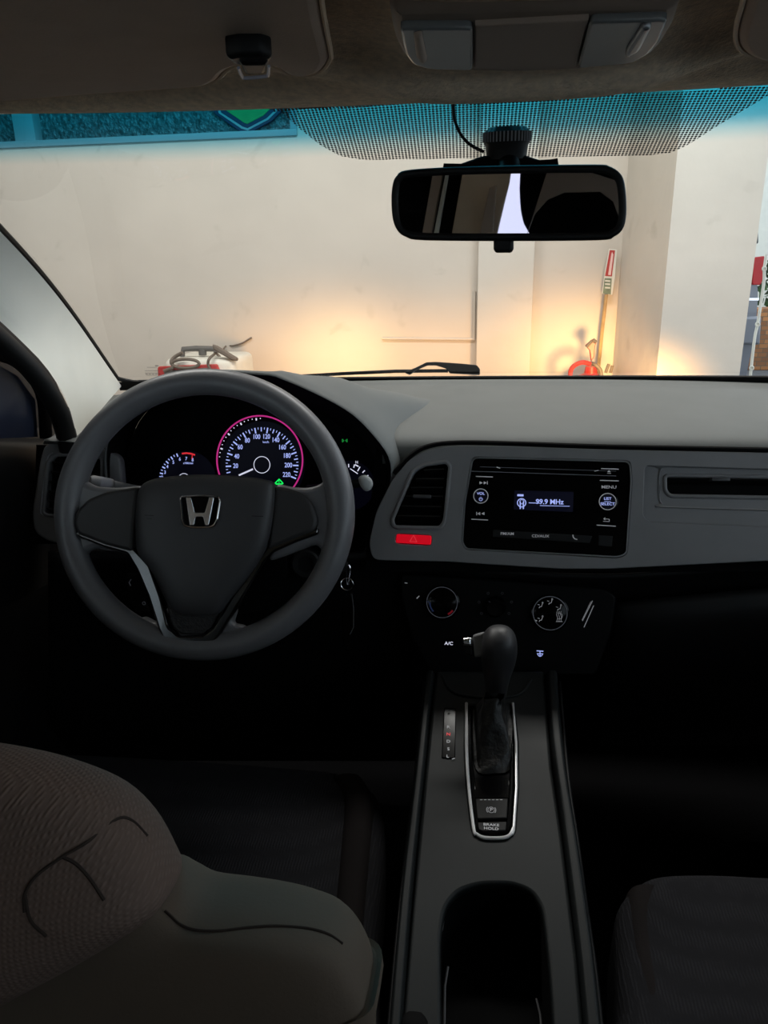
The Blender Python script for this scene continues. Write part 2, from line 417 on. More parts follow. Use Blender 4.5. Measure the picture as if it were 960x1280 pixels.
# dotted black frit behind the mirror
fm = bpy.data.materials.new('dotted_frit'); fm.use_nodes = True; nt = fm.node_tree; nt.nodes.clear()
out = nt.nodes.new('ShaderNodeOutputMaterial'); tr = nt.nodes.new('ShaderNodeBsdfTransparent'); bk = nt.nodes.new('ShaderNodeBsdfPrincipled')
bk.inputs['Base Color'].default_value = (.012, .012, .014, 1); bk.inputs['Roughness'].default_value = .5
uvn = nt.nodes.new('ShaderNodeUVMap'); fx = nt.nodes.new('ShaderNodeVectorMath'); fx.operation = 'FRACTION'
sb = nt.nodes.new('ShaderNodeVectorMath'); sb.operation = 'SUBTRACT'; sb.inputs[1].default_value = (.5, .5, 0)
ln = nt.nodes.new('ShaderNodeVectorMath'); ln.operation = 'LENGTH'; lt = nt.nodes.new('ShaderNodeMath'); lt.operation = 'LESS_THAN'; lt.inputs[1].default_value = .40
nt.links.new(uvn.outputs['UV'], fx.inputs[0]); nt.links.new(fx.outputs[0], sb.inputs[0]); nt.links.new(sb.outputs[0], ln.inputs[0]); nt.links.new(ln.outputs['Value'], lt.inputs[0])
mix = nt.nodes.new('ShaderNodeMixShader'); nt.links.new(lt.outputs[0], mix.inputs[0]); nt.links.new(tr.outputs[0], mix.inputs[1]); nt.links.new(bk.outputs[0], mix.inputs[2]); nt.links.new(mix.outputs[0], out.inputs['Surface'])
topx = [(318, 118), (960, 108)]; lowl = [(330, 122), (352, 137), (375, 158), (400, 178), (425, 192), (455, 197), (640, 194), (810, 191), (838, 188), (860, 178), (900, 152), (935, 131), (960, 116)]
low = [Vector((a, b, 0)) for a, b in lowl]
low = resample(low, 90); vs = []; fs = []; uvs = []
ro = 14
for j in range(ro+1):
    for k in range(90):
        x = low[k].x; yt = 112-(x-318)*.012; y = yt+(low[k].y-yt)*j/ro
        p, n = on_glass(x, y, .0025)
        if p is None: p = on_glass(x, y+6, .0025)[0] or Vector((0, .7, 1.38))
        vs.append(p); uvs.append((p.x/.0031, math.hypot(p.y, p.z)/.0031*1.0+p.y/.0031*0))
for j in range(ro):
    for k in range(89): fs.append((j*90+k, j*90+k+1, (j+1)*90+k+1, (j+1)*90+k))
me = bpy.data.meshes.new('frit')
# real distance along the slope as second texture coordinate
me.from_pydata([tuple(v) for v in vs], [], fs); ul = me.uv_layers.new(name='UVMap')
for l in me.loops:
    v = vs[l.vertex_index]; ul.data[l.index].uv = (v.x/.0033, -(v.y*.9+ (1.4-v.z)*.45)/.0033)
fo = bpy.data.objects.new('trim_3', me); C.objects.link(fo); me.materials.append(fm); struct(fo)
# small etched glass mark in the lower corner
gp, gn = on_glass(190, 466, .0015)
gpl = Plane(gp, gn); mb = MB()
for yy, w in ((459, 6), (463.5, 9), (466, 9), (469, 7)): bar(mb, gpl, [(190-w, yy), (190+w, yy)], .0007, .0003)
for xx in (182, 186, 190, 194, 198): bar(mb, gpl, [(xx, 467.5), (xx+2.5, 467.5)], .0016, .0003)
bar(mb, gpl, [(194, 457), (198, 457)], .0022, .0003)
struct(mb.build('trim_4', mat('etched_glass_mark', (90, 92, 98), .7, bump=(300, .01, .0001)), smooth=False))
# A-pillar trims
def pillar(sgn, name):
    f = (lambda p: p) if sgn < 0 else mir
    fr_ = [left[0].lerp(left[-1], t) if False else q for t, q in zip([0]*20, left)]
    front = [f(v+Vector((.004, -.004, -.006))) for v in left]
    back = [PX(97, 552, -.565), PX(86, 508, -.565), PX(60, 462, -.57), PX(25, 425, -.58), PX(-20, 385, -.585), PX(-140, 300, -.60), PX(-330, 180, -.62)]
    back = resample(catmull(back, 4), 20)
    base = front[0]
    rows = []
    for t in (0, .2, .45, .7, .88, 1):
        row = []
        for a, b in zip(front, [f(b) for b in back]):
            q = a.lerp(b, t); bul = math.sin(t*math.pi)*.022
            row.append(q+Vector((-bul*.2*(-1 if sgn > 0 else 1)*-1, -bul, 0)))
        rows.append(row)
    edge2 = [v+Vector((sgn*.05, .02, 0)) for v in rows[-1]]
    o = loft(rows, name, M_['pillar'], cols=24, smooth_rows=3); struct(o)
    # dark door weather strip beside it
    s = MB(); s.tube([v+Vector((sgn*.012, -.004, -.012)) for v in rows[-1]], .014, 10); struct(s.build('trim_5' if sgn < 0 else 'trim_6', M_['rubber']))
    return rows[-2]
pb = pillar(-1, 'wall_pillar_left'); pillar(1, 'wall_pillar_right')
# headliner: felt sheet with a swell around the roof console and hollows for the visors
HZ = 1.363
def hz(x, y):
    z = HZ + .012*max(0, (.66-y))*2 + .010*max(0, 1-(.672-.055*min(1, abs((x-XC)/.6))**2-y)/.12)**1.6
    c0 = PZ(668, 45, HZ); dx = (x-c0.x)/.15; dy = (y-c0.y)/.085
    d = math.sqrt((abs(dx)**3+abs(dy)**3)**(2/3)); z -= .014*math.exp(-((d-1.25)/.28)**2)
    for s in (-1, 1):                  # visor hollows
        vx = (x-(XC+s*.33))/.235; vy = (y-.47)/.15
        dd = (abs(vx)**4+abs(vy)**4)**.25; z += .020/(1+math.exp((dd-1.0)*16))
    return z
hx = [XC-.72+i*1.44/120 for i in range(121)]; vs = []; fs = []
def hy(i, j):                          # front edge bows forward at the middle
    t = (hx[i]-XC)/.6; e0 = .672-.055*min(1, abs(t))**2; return e0-(j/150)**1.5*2.3
for j in range(151):
    for i in range(121):
        x = hx[i]; y = hy(i, j); vs.append((x, y, hz(x, y)+(.010 if j == 0 else (.003 if j == 1 else 0))))
for j in range(150):
    for i in range(120): k = j*121+i; fs.append((k, k+1, k+122, k+121))
me = bpy.data.meshes.new('headliner'); me.from_pydata(vs, [], fs)
struct(link('ceiling', me, M_['headliner']))
mb = MB(); mb.box((XC, -.55, 1.47), (.80, 1.30, .035), bev=.02); struct(mb.build('ceiling_roof_panel', M_['carpaint']))
# header lip between headliner and glass
mb = MB(); lip = [Vector((hx[i], hy(i, 0)+.004, hz(hx[i], hy(i, 0))+.002)) for i in range(0, 121, 4)]
lip2 = [Vector((p.x, .78-.06*((p.x-XC)/.6)**2, 1.435)) for p in lip]
mb.add(lip+lip2, [(i, i+1, len(lip)+i+1, len(lip)+i) for i in range(len(lip)-1)]); struct(mb.build('trim_7', M_['rubber']))
# floor, firewall, door sides, rear
mb = MB(); mb.box((XC, -.2, .30), (.82, 1.75, .04)); struct(mb.build('floor_cabin', M_['carpet']))
mb = MB(); mb.box((XC, 1.47, .60), (.74, .02, .33)); struct(mb.build('trim_10', M_['carpet']))
mb = MB(); mb.box((XC, -1.72, .66), (.80, .03, .36)); struct(mb.build('wall_rear', M_['carpet']))
sideglass = bpy.data.materials.new('tinted_side_glass'); sideglass.use_nodes = True; nt = sideglass.node_tree; nt.nodes.clear()
out = nt.nodes.new('ShaderNodeOutputMaterial'); tr = nt.nodes.new('ShaderNodeBsdfTransparent'); tr.inputs['Color'].default_value = (.88, .91, .91, 1)
gl = nt.nodes.new('ShaderNodeBsdfGlossy'); gl.inputs['Roughness'].default_value = .03; mix = nt.nodes.new('ShaderNodeMixShader'); mix.inputs[0].default_value = .05
nt.links.new(tr.outputs[0], mix.inputs[1]); nt.links.new(gl.outputs[0], mix.inputs[2]); nt.links.new(mix.outputs[0], out.inputs['Surface'])
for s in (-1, 1):
    nm = 'left' if s < 0 else 'right'
    x0 = XC+s*.79
    mb = MB(); mb.box((x0, -.15, .66), (.03, 1.65, .34), bev=.01)
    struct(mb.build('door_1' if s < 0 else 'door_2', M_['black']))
    mb = MB(); mb.box((x0, -.55, 1.23), (.004, 1.20, .24)); struct(mb.build('window_2' if s < 0 else 'window_3', sideglass))
    for yy in (-.42, .62):
        mb = MB(); mb.box((x0+s*-.01, yy, 1.23), (.012, .05, .24), Matrix.Rotation(.12, 3, 'X'), .004); struct(mb.build('trim_15' if s < 0 else 'trim_16', M_['black']))
# left door card top with its mirror-corner trim, seen behind the pillar foot
xd = -.70
rows = [[PX(-160, 560, xd+.03), PX(0, 548, xd+.02), PX(60, 549, xd+.015), PX(96, 560, xd+.01)],
        [PX(-160, 590, xd+.055), PX(0, 575, xd+.05), PX(50, 580, xd+.045), PX(70, 585, xd+.02)],
        [PX(-160, 800, xd+.05), PX(0, 760, xd+.05), PX(40, 740, xd+.045), PX(60, 730, xd+.02)]]
struct(loft(rows, 'wall_left', M_['black'], cols=20, smooth_rows=5))
mb = MB(); tri = [PX(-10, 452, xd), PX(22, 470, xd), PX(44, 500, xd), PX(47, 546, xd), PX(-10, 549, xd)]
mb.add(tri+[v+Vector((-.004, 0, 0)) for v in tri], [(0, 1, 2, 3, 4), (9, 8, 7, 6, 5)]+[(i, (i+1) % 5, 5+(i+1) % 5, 5+i) for i in range(5)])
struct(mb.build('window_4', mat('side_quarter_glass', (40, 48, 68), .2, spec=.5, bump=(8, .05, .001))))
mb = MB(); dp = [PX(-260, 290, -.735), PX(0, 396, -.735), PX(62, 458, -.735), PX(100, 548, -.735), PX(60, 575, -.735), PX(-260, 600, -.735)]
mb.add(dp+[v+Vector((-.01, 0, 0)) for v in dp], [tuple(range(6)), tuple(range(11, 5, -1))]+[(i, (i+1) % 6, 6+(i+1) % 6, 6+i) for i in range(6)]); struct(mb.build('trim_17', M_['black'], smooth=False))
mb = MB(); fr2 = [PX(-10, 440, xd+.01), PX(25, 455, xd+.01), PX(52, 492, xd+.01), PX(58, 552, xd+.01)]
mb.tube(catmull(fr2, 6), .010, 10); struct(mb.build('trim_8', M_['hole']))

# ================================================================== DASHBOARD
dash = empty('dashboard', (XC, 1.1, 1.0), 'wide black and grey moulded dashboard running under the windscreen', 'dashboard')
prof = [(1.405, 1.040), (1.385, 1.0400), (1.362, 1.0355), (1.30, 1.0345), (1.20, 1.031), (1.10, 1.025), (1.055, 1.020), (1.030, 1.013), (1.018, 1.000), (1.018, .985), (1.03, .965)]
rows = []
for (y, z) in prof:
    row = []
    for i in range(25):
        t = (i/24*2-1); x = XC+t*.70
        k = abs(t); yy = y-(.12*k**2.4)*(1 if y > 1.1 else .35+.65*max(0, (y-.99)/.11))
        zz = z-(.0 if k < .8 else (k-.8)*.06)
        row.append(Vector((x, yy, zz)))
    rows.append(row)
loft(rows, 'upper_pad', M_['pad'], dash, cols=60, smooth_rows=4, thick=.004)
# thin seam along the windscreen side of the pad
mb = MB(); mb.tube([Vector((v.x, v.y+.001, v.z+.0006)) for v in resample(catmull(rows[2], 4), 60)], .0011, 6)
mb.build('seam', M_['satin'] if False else M_['pad'], dash)
# lower dash: three big dark panels
F = Plane(P(690, 633, .97), Vector((0, -math.cos(math.radians(20)), math.sin(math.radians(20)))))
Fb = F.off(-.02)
fas = [(466, 700), (461, 680), (470, 640), (490, 600), (512, 574), (535, 562), (570, 557), (640, 558), (760, 562), (960, 566), (1090, 570), (1090, 705), (960, 701), (860, 706), (760, 711), (700, 711), (620, 706), (560, 702)]
vent_hole = [(517, 590), (530, 581), (557, 577), (564, 583), (557, 650), (550, 660), (493, 658), (489, 650)]
radio_hole = [(590, 571), (788, 576), (790, 600), (784, 693), (772, 698), (582, 687), (577, 678), (580, 630)]
pass_recess = [(806, 582), (1085, 590), (1085, 664), (812, 652), (804, 645)]
haz_hole = [(495, 667), (540, 669), (539, 682), (494, 679.5)]
plate('centre_fascia', F, [fas, fillet([F.loc(*q) for q in vent_hole], .006), fillet([F.loc(*q) for q in radio_hole], .008), fillet([F.loc(*q) for q in pass_recess], .010), [F.loc(*q) for q in haz_hole]][:1]+[], .03, .004, M_['dark'], dash, top=-.012, sm=False) if False else None
def plate_holes(name, pl, outer, holes, thick, bev, m, parent, top=0, ro=.01, rh=.006):
    polys = [fillet([pl.loc(*q) for q in outer], ro)]+[list(reversed(fillet([pl.loc(*q) for q in h], rh))) for h in holes]
    me = curve_mesh(polys, thick, bev); me.transform(pl.mat() @ Matrix.Translation((0, 0, top-thick/2)))
    return link(name, me, m, parent)
plate_holes('centre_fascia', F, fas, [vent_hole, radio_hole, pass_recess, haz_hole], .030, .0012, M_['dark'], dash)
mb = MB(); mb.tube(catmull([F.off(-.004).hit(*q) for q in [(492, 592), (513, 570), (535, 558), (570, 553.5), (640, 554.5), (760, 558.5), (960, 562.5), (1090, 566)]], 5), .0036, 8); mb.build('pad_gap', M_['hole'], dash)
# inner wells behind the fascia openings
Fd = F.off(-.028)
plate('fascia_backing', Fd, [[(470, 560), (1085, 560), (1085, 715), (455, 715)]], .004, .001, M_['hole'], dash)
# passenger recess floor: a softly dished panel with a slot
slot = [(831, 596), (1080, 600), (1080, 622), (836, 618), (831, 612)]
rec_out = [(800, 578), (1090, 584), (1090, 668), (800, 660)]
plate_holes('vent_surround', F.off(-.010), rec_out, [slot], .012, .001, M_['dark'], dash, rh=.006)
mb = MB(); bz = [(1075, 588), (840, 583), (828, 586), (824, 593), (824, 622), (828, 630), (838, 634), (1075, 641)]
mb.tube(catmull([F.off(-.0095).hit(*q) for q in bz], 4), .0013, 6); mb.build('bezel_line', M_['satin'], dash)
# gap and lower panels
LP = Plane(P(700, 740, 1.0), Vector((0, -math.cos(math.radians(-12)), math.sin(math.radians(-12)))))
loft([[P(470, 700, .985), P(620, 712, .985), P(760, 718, .985), P(960, 706, .985), P(1120, 700, .98)],
      [P(470, 722, 1.0), P(620, 734, 1.0), P(760, 741, 1.0), P(960, 727, 1.0), P(1120, 720, 1.0)],
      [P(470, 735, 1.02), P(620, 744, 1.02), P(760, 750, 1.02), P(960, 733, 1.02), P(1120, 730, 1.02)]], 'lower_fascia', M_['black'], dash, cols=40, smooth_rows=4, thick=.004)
# glovebox lid
loft([[P(752, 757, 1.0), P(800, 750, .985), P(960, 735, .98), P(1120, 728, .98)],
      [P(752, 790, 1.0), P(800, 788, .975), P(960, 778, .97), P(1120, 770, .97)],
      [P(752, 850, 1.02), P(800, 850, 1.0), P(960, 850, 1.0), P(1120, 850, 1.0)],
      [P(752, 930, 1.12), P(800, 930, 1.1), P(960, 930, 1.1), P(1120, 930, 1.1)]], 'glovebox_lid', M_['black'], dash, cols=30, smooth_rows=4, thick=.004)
# driver side lower panel and the knee panel behind the wheel
loft([[P(60, 690, .93), P(150, 690, .98), P(300, 700, 1.0), P(465, 690, .985), P(500, 700, .985)],
      [P(60, 750, .94), P(150, 750, 1.0), P(300, 750, 1.02), P(465, 740, 1.0), P(505, 740, 1.0)],
      [P(60, 850, .98), P(150, 850, 1.04), P(300, 850, 1.05), P(465, 840, 1.02), P(520, 840, 1.02)],
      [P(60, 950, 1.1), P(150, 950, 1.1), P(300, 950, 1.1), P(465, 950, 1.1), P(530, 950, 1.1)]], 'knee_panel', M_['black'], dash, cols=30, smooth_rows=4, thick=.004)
# binnacle: hood lip, grey outside, black inside
lip_px = [(132, 600), (132, 560), (150, 515), (195, 480), (258, 467), (330, 469), (352, 474), (400, 495), (440, 518), (468, 546), (485, 570), (489, 592), (484, 620), (472, 655), (455, 690)]
# open the pad where the instruments sit
pad_o = [o for o in C.objects if o.name == 'upper_pad'][0]
bm = bmesh.new(); bm.from_mesh(pad_o.data)
kill = [f for f in bm.faces if (f.calc_center_median().x < -.585 and f.calc_center_median().y < 1.14) or -.60 < f.calc_center_median().x < -.135 and f.calc_center_median().y < 1.17]
bmesh.ops.delete(bm, geom=kill, context='FACES'); bm.to_mesh(pad_o.data); bm.free()
lipc = [P(a, b, .985) for a, b in lip_px]
inner_px = [(170, 620), (163, 570), (172, 530), (205, 498), (258, 484), (330, 486), (350, 492), (385, 512), (420, 532), (450, 556), (462, 578), (465, 596), (462, 620), (455, 655), (440, 680)]
inner = [P(a, b, 1.13) for a, b in inner_px]
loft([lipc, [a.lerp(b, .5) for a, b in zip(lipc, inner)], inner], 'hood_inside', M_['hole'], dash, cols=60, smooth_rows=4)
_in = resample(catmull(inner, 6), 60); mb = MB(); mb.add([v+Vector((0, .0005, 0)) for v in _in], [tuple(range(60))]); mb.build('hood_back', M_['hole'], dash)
def outw(d, Y, zc):
    c = Vector((P(310, 600, .985).x, 0, P(310, 600, .985).z)); r = []
    for v in lipc:
        w = v-Vector((c.x, v.y, c.z)); w.y = 0; w.normalize(); q = v+w*d; q.y = Y; q.z = min(q.z, zc); r.append(q)
    return r
loft([inner and [v+Vector((0, .006, 0)) for v in lipc], [v+Vector((0, 0, 0)) for v in lipc], [v+Vector((0, .006, .0)) for v in outw(.004, .985, 2)], outw(.010, 1.01, 1.112), outw(.020, 1.07, 1.095), outw(.045, 1.16, 1.06), outw(.08, 1.26, 1.03)], 'hood', M_['pad'], dash, cols=70, smooth_rows=4)
# left end of the dash, beside the pillar foot
loft([[P(60, 552, 1.02), P(85, 530, 1.08), P(108, 515, 1.14), P(130, 499, 1.20), P(150, 494, 1.23)],
      [P(56, 550, .97), P(90, 549, .975), P(110, 552, .98), P(122, 553, .985), P(134, 553, .99)],
      [P(54, 554, .99), P(90, 553, .99), P(110, 556, .99), P(122, 557, .99), P(134, 556, .995)]], 'end_pad', M_['pad'], dash, cols=24, smooth_rows=4, thick=.003)
L = Plane(P(75, 610, .985), Vector((.25, -1, .22)))
lout = [(50, 575), (56, 555), (75, 552), (108, 556), (150, 570), (160, 700), (105, 682), (62, 678), (42, 665), (40, 640)]
lhole = [(60, 577), (68, 569), (90, 568), (128, 572), (128, 650), (58, 644), (54, 640)]
plate_holes('side_fascia', L, lout, [lhole], .03, .003, M_['dark'], dash, ro=.012, rh=.007)
plate('side_backing', L.off(-.027), [[(45, 556), (150, 556), (150, 680), (42, 680)]], .004, .001, M_['hole'], dash)

# ------------------------------------------------------------------ AIR VENTS
def vent(pl, opening, slats, tab, label, frame_px=None, flat_open=None):
    c = pl.hit(sum(a for a, b in opening)/len(opening), sum(b for a, b in opening)/len(opening))
    v = empty('air_vent', c, label, 'air vent')
    mb = MB(); q = [pl.loc(*x) for x in frame_px]
    q = fillet(q, .006, 6)
    mb.tube([pl.pt(a, b, .0005) for a, b in q], .0028, 8, closed=True, flat=1.0); mb.build('bezel', M_['dark'], v)
    mb = MB(); q2 = [(a*1.0, b) for a, b in q]
    cx = sum(a for a, b in q)/len(q); cy = sum(b for a, b in q)/len(q)
    mb.tube([pl.pt(cx+(a-cx)*1.045, cy+(b-cy)*1.03, -.001) for a, b in q], .0010, 6, closed=True); mb.build('trim_line', M_['satin'] if False else M_['cover'], v)
    for (x0, y0, x1, y1) in slats:
        a, b = pl.loc(x0, y0), pl.loc(x1, y1)
        mb = MB(); n = 2
        A, B = pl.pt(*a, -.006), pl.pt(*b, -.006); d = (B-A).normalized(); t = pl.n*.0075+pl.v*.003; w = d.cross(t).normalized()*.0009
        vs = []
        for e_ in (A, B):
            for st in (-1, 1):
                for sw in (-1, 1): vs.append(e_+t*st+w*sw)
        mb.add(vs, [(0, 1, 3, 2), (4, 6, 7, 5), (0, 4, 5, 1), (2, 3, 7, 6), (0, 2, 6, 4), (1, 5, 7, 3)])
        mb.build('slat', M_['black'], v, smooth=False)
    x0, y0, x1, y1 = tab
    mb = MB(); A = pl.hit((x0+x1)/2, (y0+y1)/2); w = (pl.hit(x1, y1)-pl.hit(x0, y0)).length/2
    R = Matrix((pl.u, pl.v, pl.n)).transposed()
    mb.box(A+pl.n*.001, (w, .0024, .008), R, .0008); mb.build('adjuster_tab', M_['cover'], v)
    return v
vent(F, vent_hole, [(530, 590, 555, 589), (520, 601, 555, 601), (514, 612, 554, 612), (507, 623, 554, 623), (502, 635, 552, 636), (497, 647, 550, 648)], (517, 621, 539, 621),
     'tapered black air vent above the glowing red hazard button', frame_px=[(516, 589), (530, 581), (558, 577), (563, 583), (556, 652), (550, 660), (493, 659), (490, 650)])
vent(F.off(-.010), slot, [(832, 600, 1078, 604)], (887, 599, 910, 600), 'wide slim passenger air vent right of the radio', frame_px=[(831, 594), (1080, 598), (1080, 624), (837, 620), (831, 613)])
vent(L, lhole, [(66, 580, 126, 583), (64, 592, 126, 595), (62, 604, 126, 607), (61, 616, 126, 619), (60, 628, 126, 631), (59, 638, 126, 641)], (80, 604, 92, 605),
     'upright black air vent beside the driver door, half behind the steering wheel', frame_px=[(60, 577), (68, 569), (90, 568), (128, 572), (128, 650), (58, 644), (54, 640)])
mb = MB(); mb.tube(catmull([L.off(.001).hit(*q) for q in [(66, 566), (61, 569), (58, 580), (53, 620), (51, 638), (53, 643), (58, 644)]], 4), .0011, 6); mb.build('bezel_highlight', M_['satin'], dash)
# hazard button
H = F.off(-.002)
hz_ = empty('hazard_button', H.hit(517, 673), 'glowing red hazard warning button below the tapered vent', 'button')
plate('button_cap', H, [[(496, 667.5), (539.5, 669.5), (538.5, 681), (495, 678.5)]], .01, .001, M_['hazard'], hz_, top=.002)
mb = MB(); bar(mb, H.off(.002), [(517, 669), (512, 677), (521, 677.5), (517, 669)], .0006, .0003); mb.build('triangle_symbol', M_['hazline'], hz_, smooth=False)

# ================================================================== RADIO
rd = empty('car_radio', F.hit(685, 690), 'gloss black car radio showing 99.9 MHz in the middle of the dashboard', 'radio')
ro_ = [(591, 572), (787, 577), (789, 600), (783, 692), (772, 696), (583, 686), (578, 678), (581, 630)]
plate('faceplate', F, [ro_], .02, .001, M_['gloss'], rd, top=-.004, r=.008)
G = F.off(-.0038)
mb = MB(); mb.tube([F.pt(a, b, -.0005) for a, b in fillet([F.loc(*q) for q in ro_], .008, 6)], .0010, 6, closed=True); mb.build('bezel', M_['satin'], rd)
mb = MB(); bar(mb, G, [(589, 589), (770, 595)], .0006, .0008); bar(mb, G, [(600, 583.5), (770, 589)], .0004, .0006)
mb.build('disc_slot', M_['dim'], rd, smooth=False)
D_ = (642, 612, 717, 640)
plate('display', G, [[(643, 613), (717, 615), (716, 640), (642, 637)]], .001, 0, M_['screen'], rd, top=.0009)
GD = G.off(.0011)
mb = MB(); put_text(mb, '99.9 MHz', GD, 687, 627.5, 6.4, .0002, .02); bar(mb, GD, [(661, 628.5), (675, 629)], .0009, .0003); bar(mb, GD, [(675, 632), (712, 632.8)], .0007, .0003)
bar(mb, GD, [(647, 619), (654, 619.2)], .0028, .0003)
ring(mb, GD, 652, 628.5, .0056, .0012, .0004); bar(mb, GD, [(650.3, 627), (650.3, 636)], .0016, .0003); bar(mb, GD, [(654.2, 627), (654.2, 636)], .0016, .0003)
ring(mb, GD, 652.3, 627.2, .0028, .0008, .0004)
mb.build('display_readout', M_['blue'], rd, smooth=False)
plate('button_bar', G, [[(616, 662), (740, 670), (737, 679), (616, 671)]], .003, .0006, M_['black'], rd, top=.0016)
mb = MB(); GB = G.off(.0017)
put_text(mb, 'FM/AM', GB, 634, 667.3, 3.6, .0003, .012, 1.15); put_text(mb, 'CD/AUX', GB, 675.5, 670.2, 3.6, .0003, .012, 1.15)
bar(mb, GB, [(716, 668.5), (716.6, 671.5), (718.5, 673.6), (721.5, 674.3)], .0012, .0003)
mb.build('button_lettering', M_['print'], rd, smooth=False)
mb = MB()
for seg in ([(595, 595.5), (616, 596.3)], [(589.5, 649), (610, 650)], [(750, 600.5), (773, 601.2)], [(746, 656.3), (769.5, 657.8)], [(751.5, 585.8), (773, 586.5)]): bar(mb, G, seg, .0011, .0010)
bar(mb, G, [(621, 584), (625, 585.3)], .0013, .0008); bar(mb, G, [(743, 589), (748, 588)], .0008, .0008)
mb.build('button_edge_lines', M_['print'], rd, smooth=False)
mb = MB()
put_text(mb, 'MENU', G, 761, 609, 4.0, .0008, .015, 1.25)
for (cx, cy, sg) in ((604.5, 603.5, 1), (600.5, 642, -1)):
    for k in (-1, 1):
        x = cx+k*2.6-sg*.5
        a, b, c = G.off(.0008).hit(x-sg*2, cy-2), G.off(.0008).hit(x-sg*2, cy+2), G.off(.0008).hit(x+sg*2.2, cy)
        mb.add([a, b, c], [(0, 1, 2)])
    bar(mb, G, [(cx+sg*4.7, cy-2), (cx+sg*4.7, cy+2)], .0009, .0008)
bar(mb, G, [(755, 648.5), (761.5, 649), (761.5, 652), (754, 651.6)], .0008, .0008); bar(mb, G, [(756.5, 647), (754.5, 648.5), (756.5, 650)], .0008, .0008)
a, b, c = G.off(.0008).hit(759, 590), G.off(.0008).hit(763.5, 590.2), G.off(.0008).hit(761.3, 587.5); mb.add([a, b, c], [(0, 1, 2)]); bar(mb, G, [(759, 591.6), (763.5, 591.8)], .0006, .0008)
mb.build('symbols', M_['print'], rd, smooth=False)
for (cx, cy, rp, txts) in ((601, 620, 9.5, (('VOL', -3, 3.4),)), (759.5, 627, 11.2, (('LIST', -3.6, 3.5), ('SELECT', 3.0, 3.7)))):
    mpp = G.mpp(cx, cy); r = rp*mpp; o = G.hit(cx, cy)
    mb = MB(); mb.lathe(o, G.n, G.u, [(r*1.12, 0), (r*1.12, .006), (r*1.0, .010), (r*.9, .0105), (0, .0105)], 48); kn = mb.build('knob', M_['gloss'], rd)
    kp = Plane(o+G.n*.0108, G.n); mb = MB(); ring(mb, kp, cx, cy, r*.93, .0011, .0006); mb.build('knob_ring', M_['print'], kn)
    mb = MB(); mb.lathe(o+G.n*.0104, G.n, G.u, [(r*.86, 0), (r*.86, .0004), (0, .0004)], 40); mb.build('knob_face', M_['dial'], kn)
    mb = MB(); kq = kp
    a0, b0 = kp.loc(cx, cy)
    for (s_, dy, h) in txts: put_text(mb, s_, kp, cx, cy+dy, h, .0003, .01, 1.1)
    if cy < 625: ring(mb, kp, cx, cy+4, .0022, .0006, .0004, -240, 60, 20); bar(mb, kp, [(cx, cy+1.2), (cx, cy+4)], .0006, .0004)
    else: bar(mb, kp, [(cx-4, cy-.2), (cx+4, cy)], .0005, .0003)
    mb.build('knob_lettering', M_['blue'], kn, smooth=False)
plate('square_button', G, [[(748, 669), (765.5, 670), (764.5, 683.5), (747.5, 682)]], .004, .0007, M_['black'], rd, top=.0022, r=.001)

# ================================================================== INSTRUMENT CLUSTER
cl = empty('instrument_cluster', P(300, 590, 1.09), 'dark instrument cluster with a magenta-ringed speedometer behind the steering wheel', 'instrument cluster')
K = Plane(P(328, 580, 1.085), Vector((0, -math.cos(math.radians(16)), math.sin(math.radians(16)))))
plate('dial_plate', K, [[(158, 640), (158, 560), (172, 528), (205, 503), (260, 490), (330, 490), (400, 515), (445, 545), (470, 575), (475, 640)]], .006, .001, M_['hole'], cl, top=-.002, r=.01)
def dial_local(px, py): return K.loc(px, py)
def tick(mb, c, r0_, r1_, ang, w, h=.0008):
    a, b = c; ca, sa = math.cos(math.radians(ang)), math.sin(math.radians(ang)); n = Vector((-sa, ca))*w/2
    q = [(a+ca*r0_-n.x, b+sa*r0_-n.y), (a+ca*r1_-n.x, b+sa*r1_-n.y), (a+ca*r1_+n.x, b+sa*r1_+n.y), (a+ca*r0_+n.x, b+sa*r0_+n.y)]
    mb.add([K.pt(x, y, h) for x, y in q], [(0, 1, 2, 3)])
def num(mb, s, c, r_, ang, hpx, bold=.015, sx_=.8):
    a, b = c; size = hpx*K.mpp(328, 580)*1.38
    me = text_mesh(s, size, bold=bold*size, sx=sx_)
    me.transform(K.mat() @ Matrix.Translation((a+r_*math.cos(math.radians(ang)), b+r_*math.sin(math.radians(ang)), .0008))); mb.merge(me); bpy.data.meshes.remove(me)
mp = K.mpp(328, 580); sc = dial_local(327.5, 581)
def V2(px, py): return K.loc(px, py)
spd = MB(); spd.lathe(K.pt(*sc, -.001), K.n, K.u, [(53*mp, 0), (53*mp, .001), (0, .001)], 64); sp = spd.build('speedometer', M_['dial'], cl)
mb = MB(); ring(mb, K, 324.5, 575, 53.5*mp, 1.9*mp, .0016, -38, 218, 80); mb.build('outer_ring', M_['magenta'], sp)
def s_ang(v): return 183-(v-20)*(183+21)/200     # 20 km/h at the left, 220 lower right
mb = MB()
for k in range(0, 45):
    v = 5*k; an = s_ang(v); L_ = 6.8 if v % 20 == 0 else (5 if v % 10 == 0 else 2.6)
    tick(mb, sc, (45.5-L_)*mp, 45.5*mp, an, (1.7 if v % 20 == 0 else 1.3 if v % 10 == 0 else .8)*mp)
mb.build('scale_ticks', M_['blue'], sp, smooth=False)
mb = MB()
for v in range(20, 221, 20): num(mb, str(v), sc, 33*mp if v in (20, 40, 200, 220, 180, 160) else 34.5*mp, s_ang(v), 5.8)
num(mb, 'km/h', sc, 28*mp, 80, 2.8, .005, 1.0); mb.build('numerals', M_['blue'], sp, smooth=False)
mb = MB()
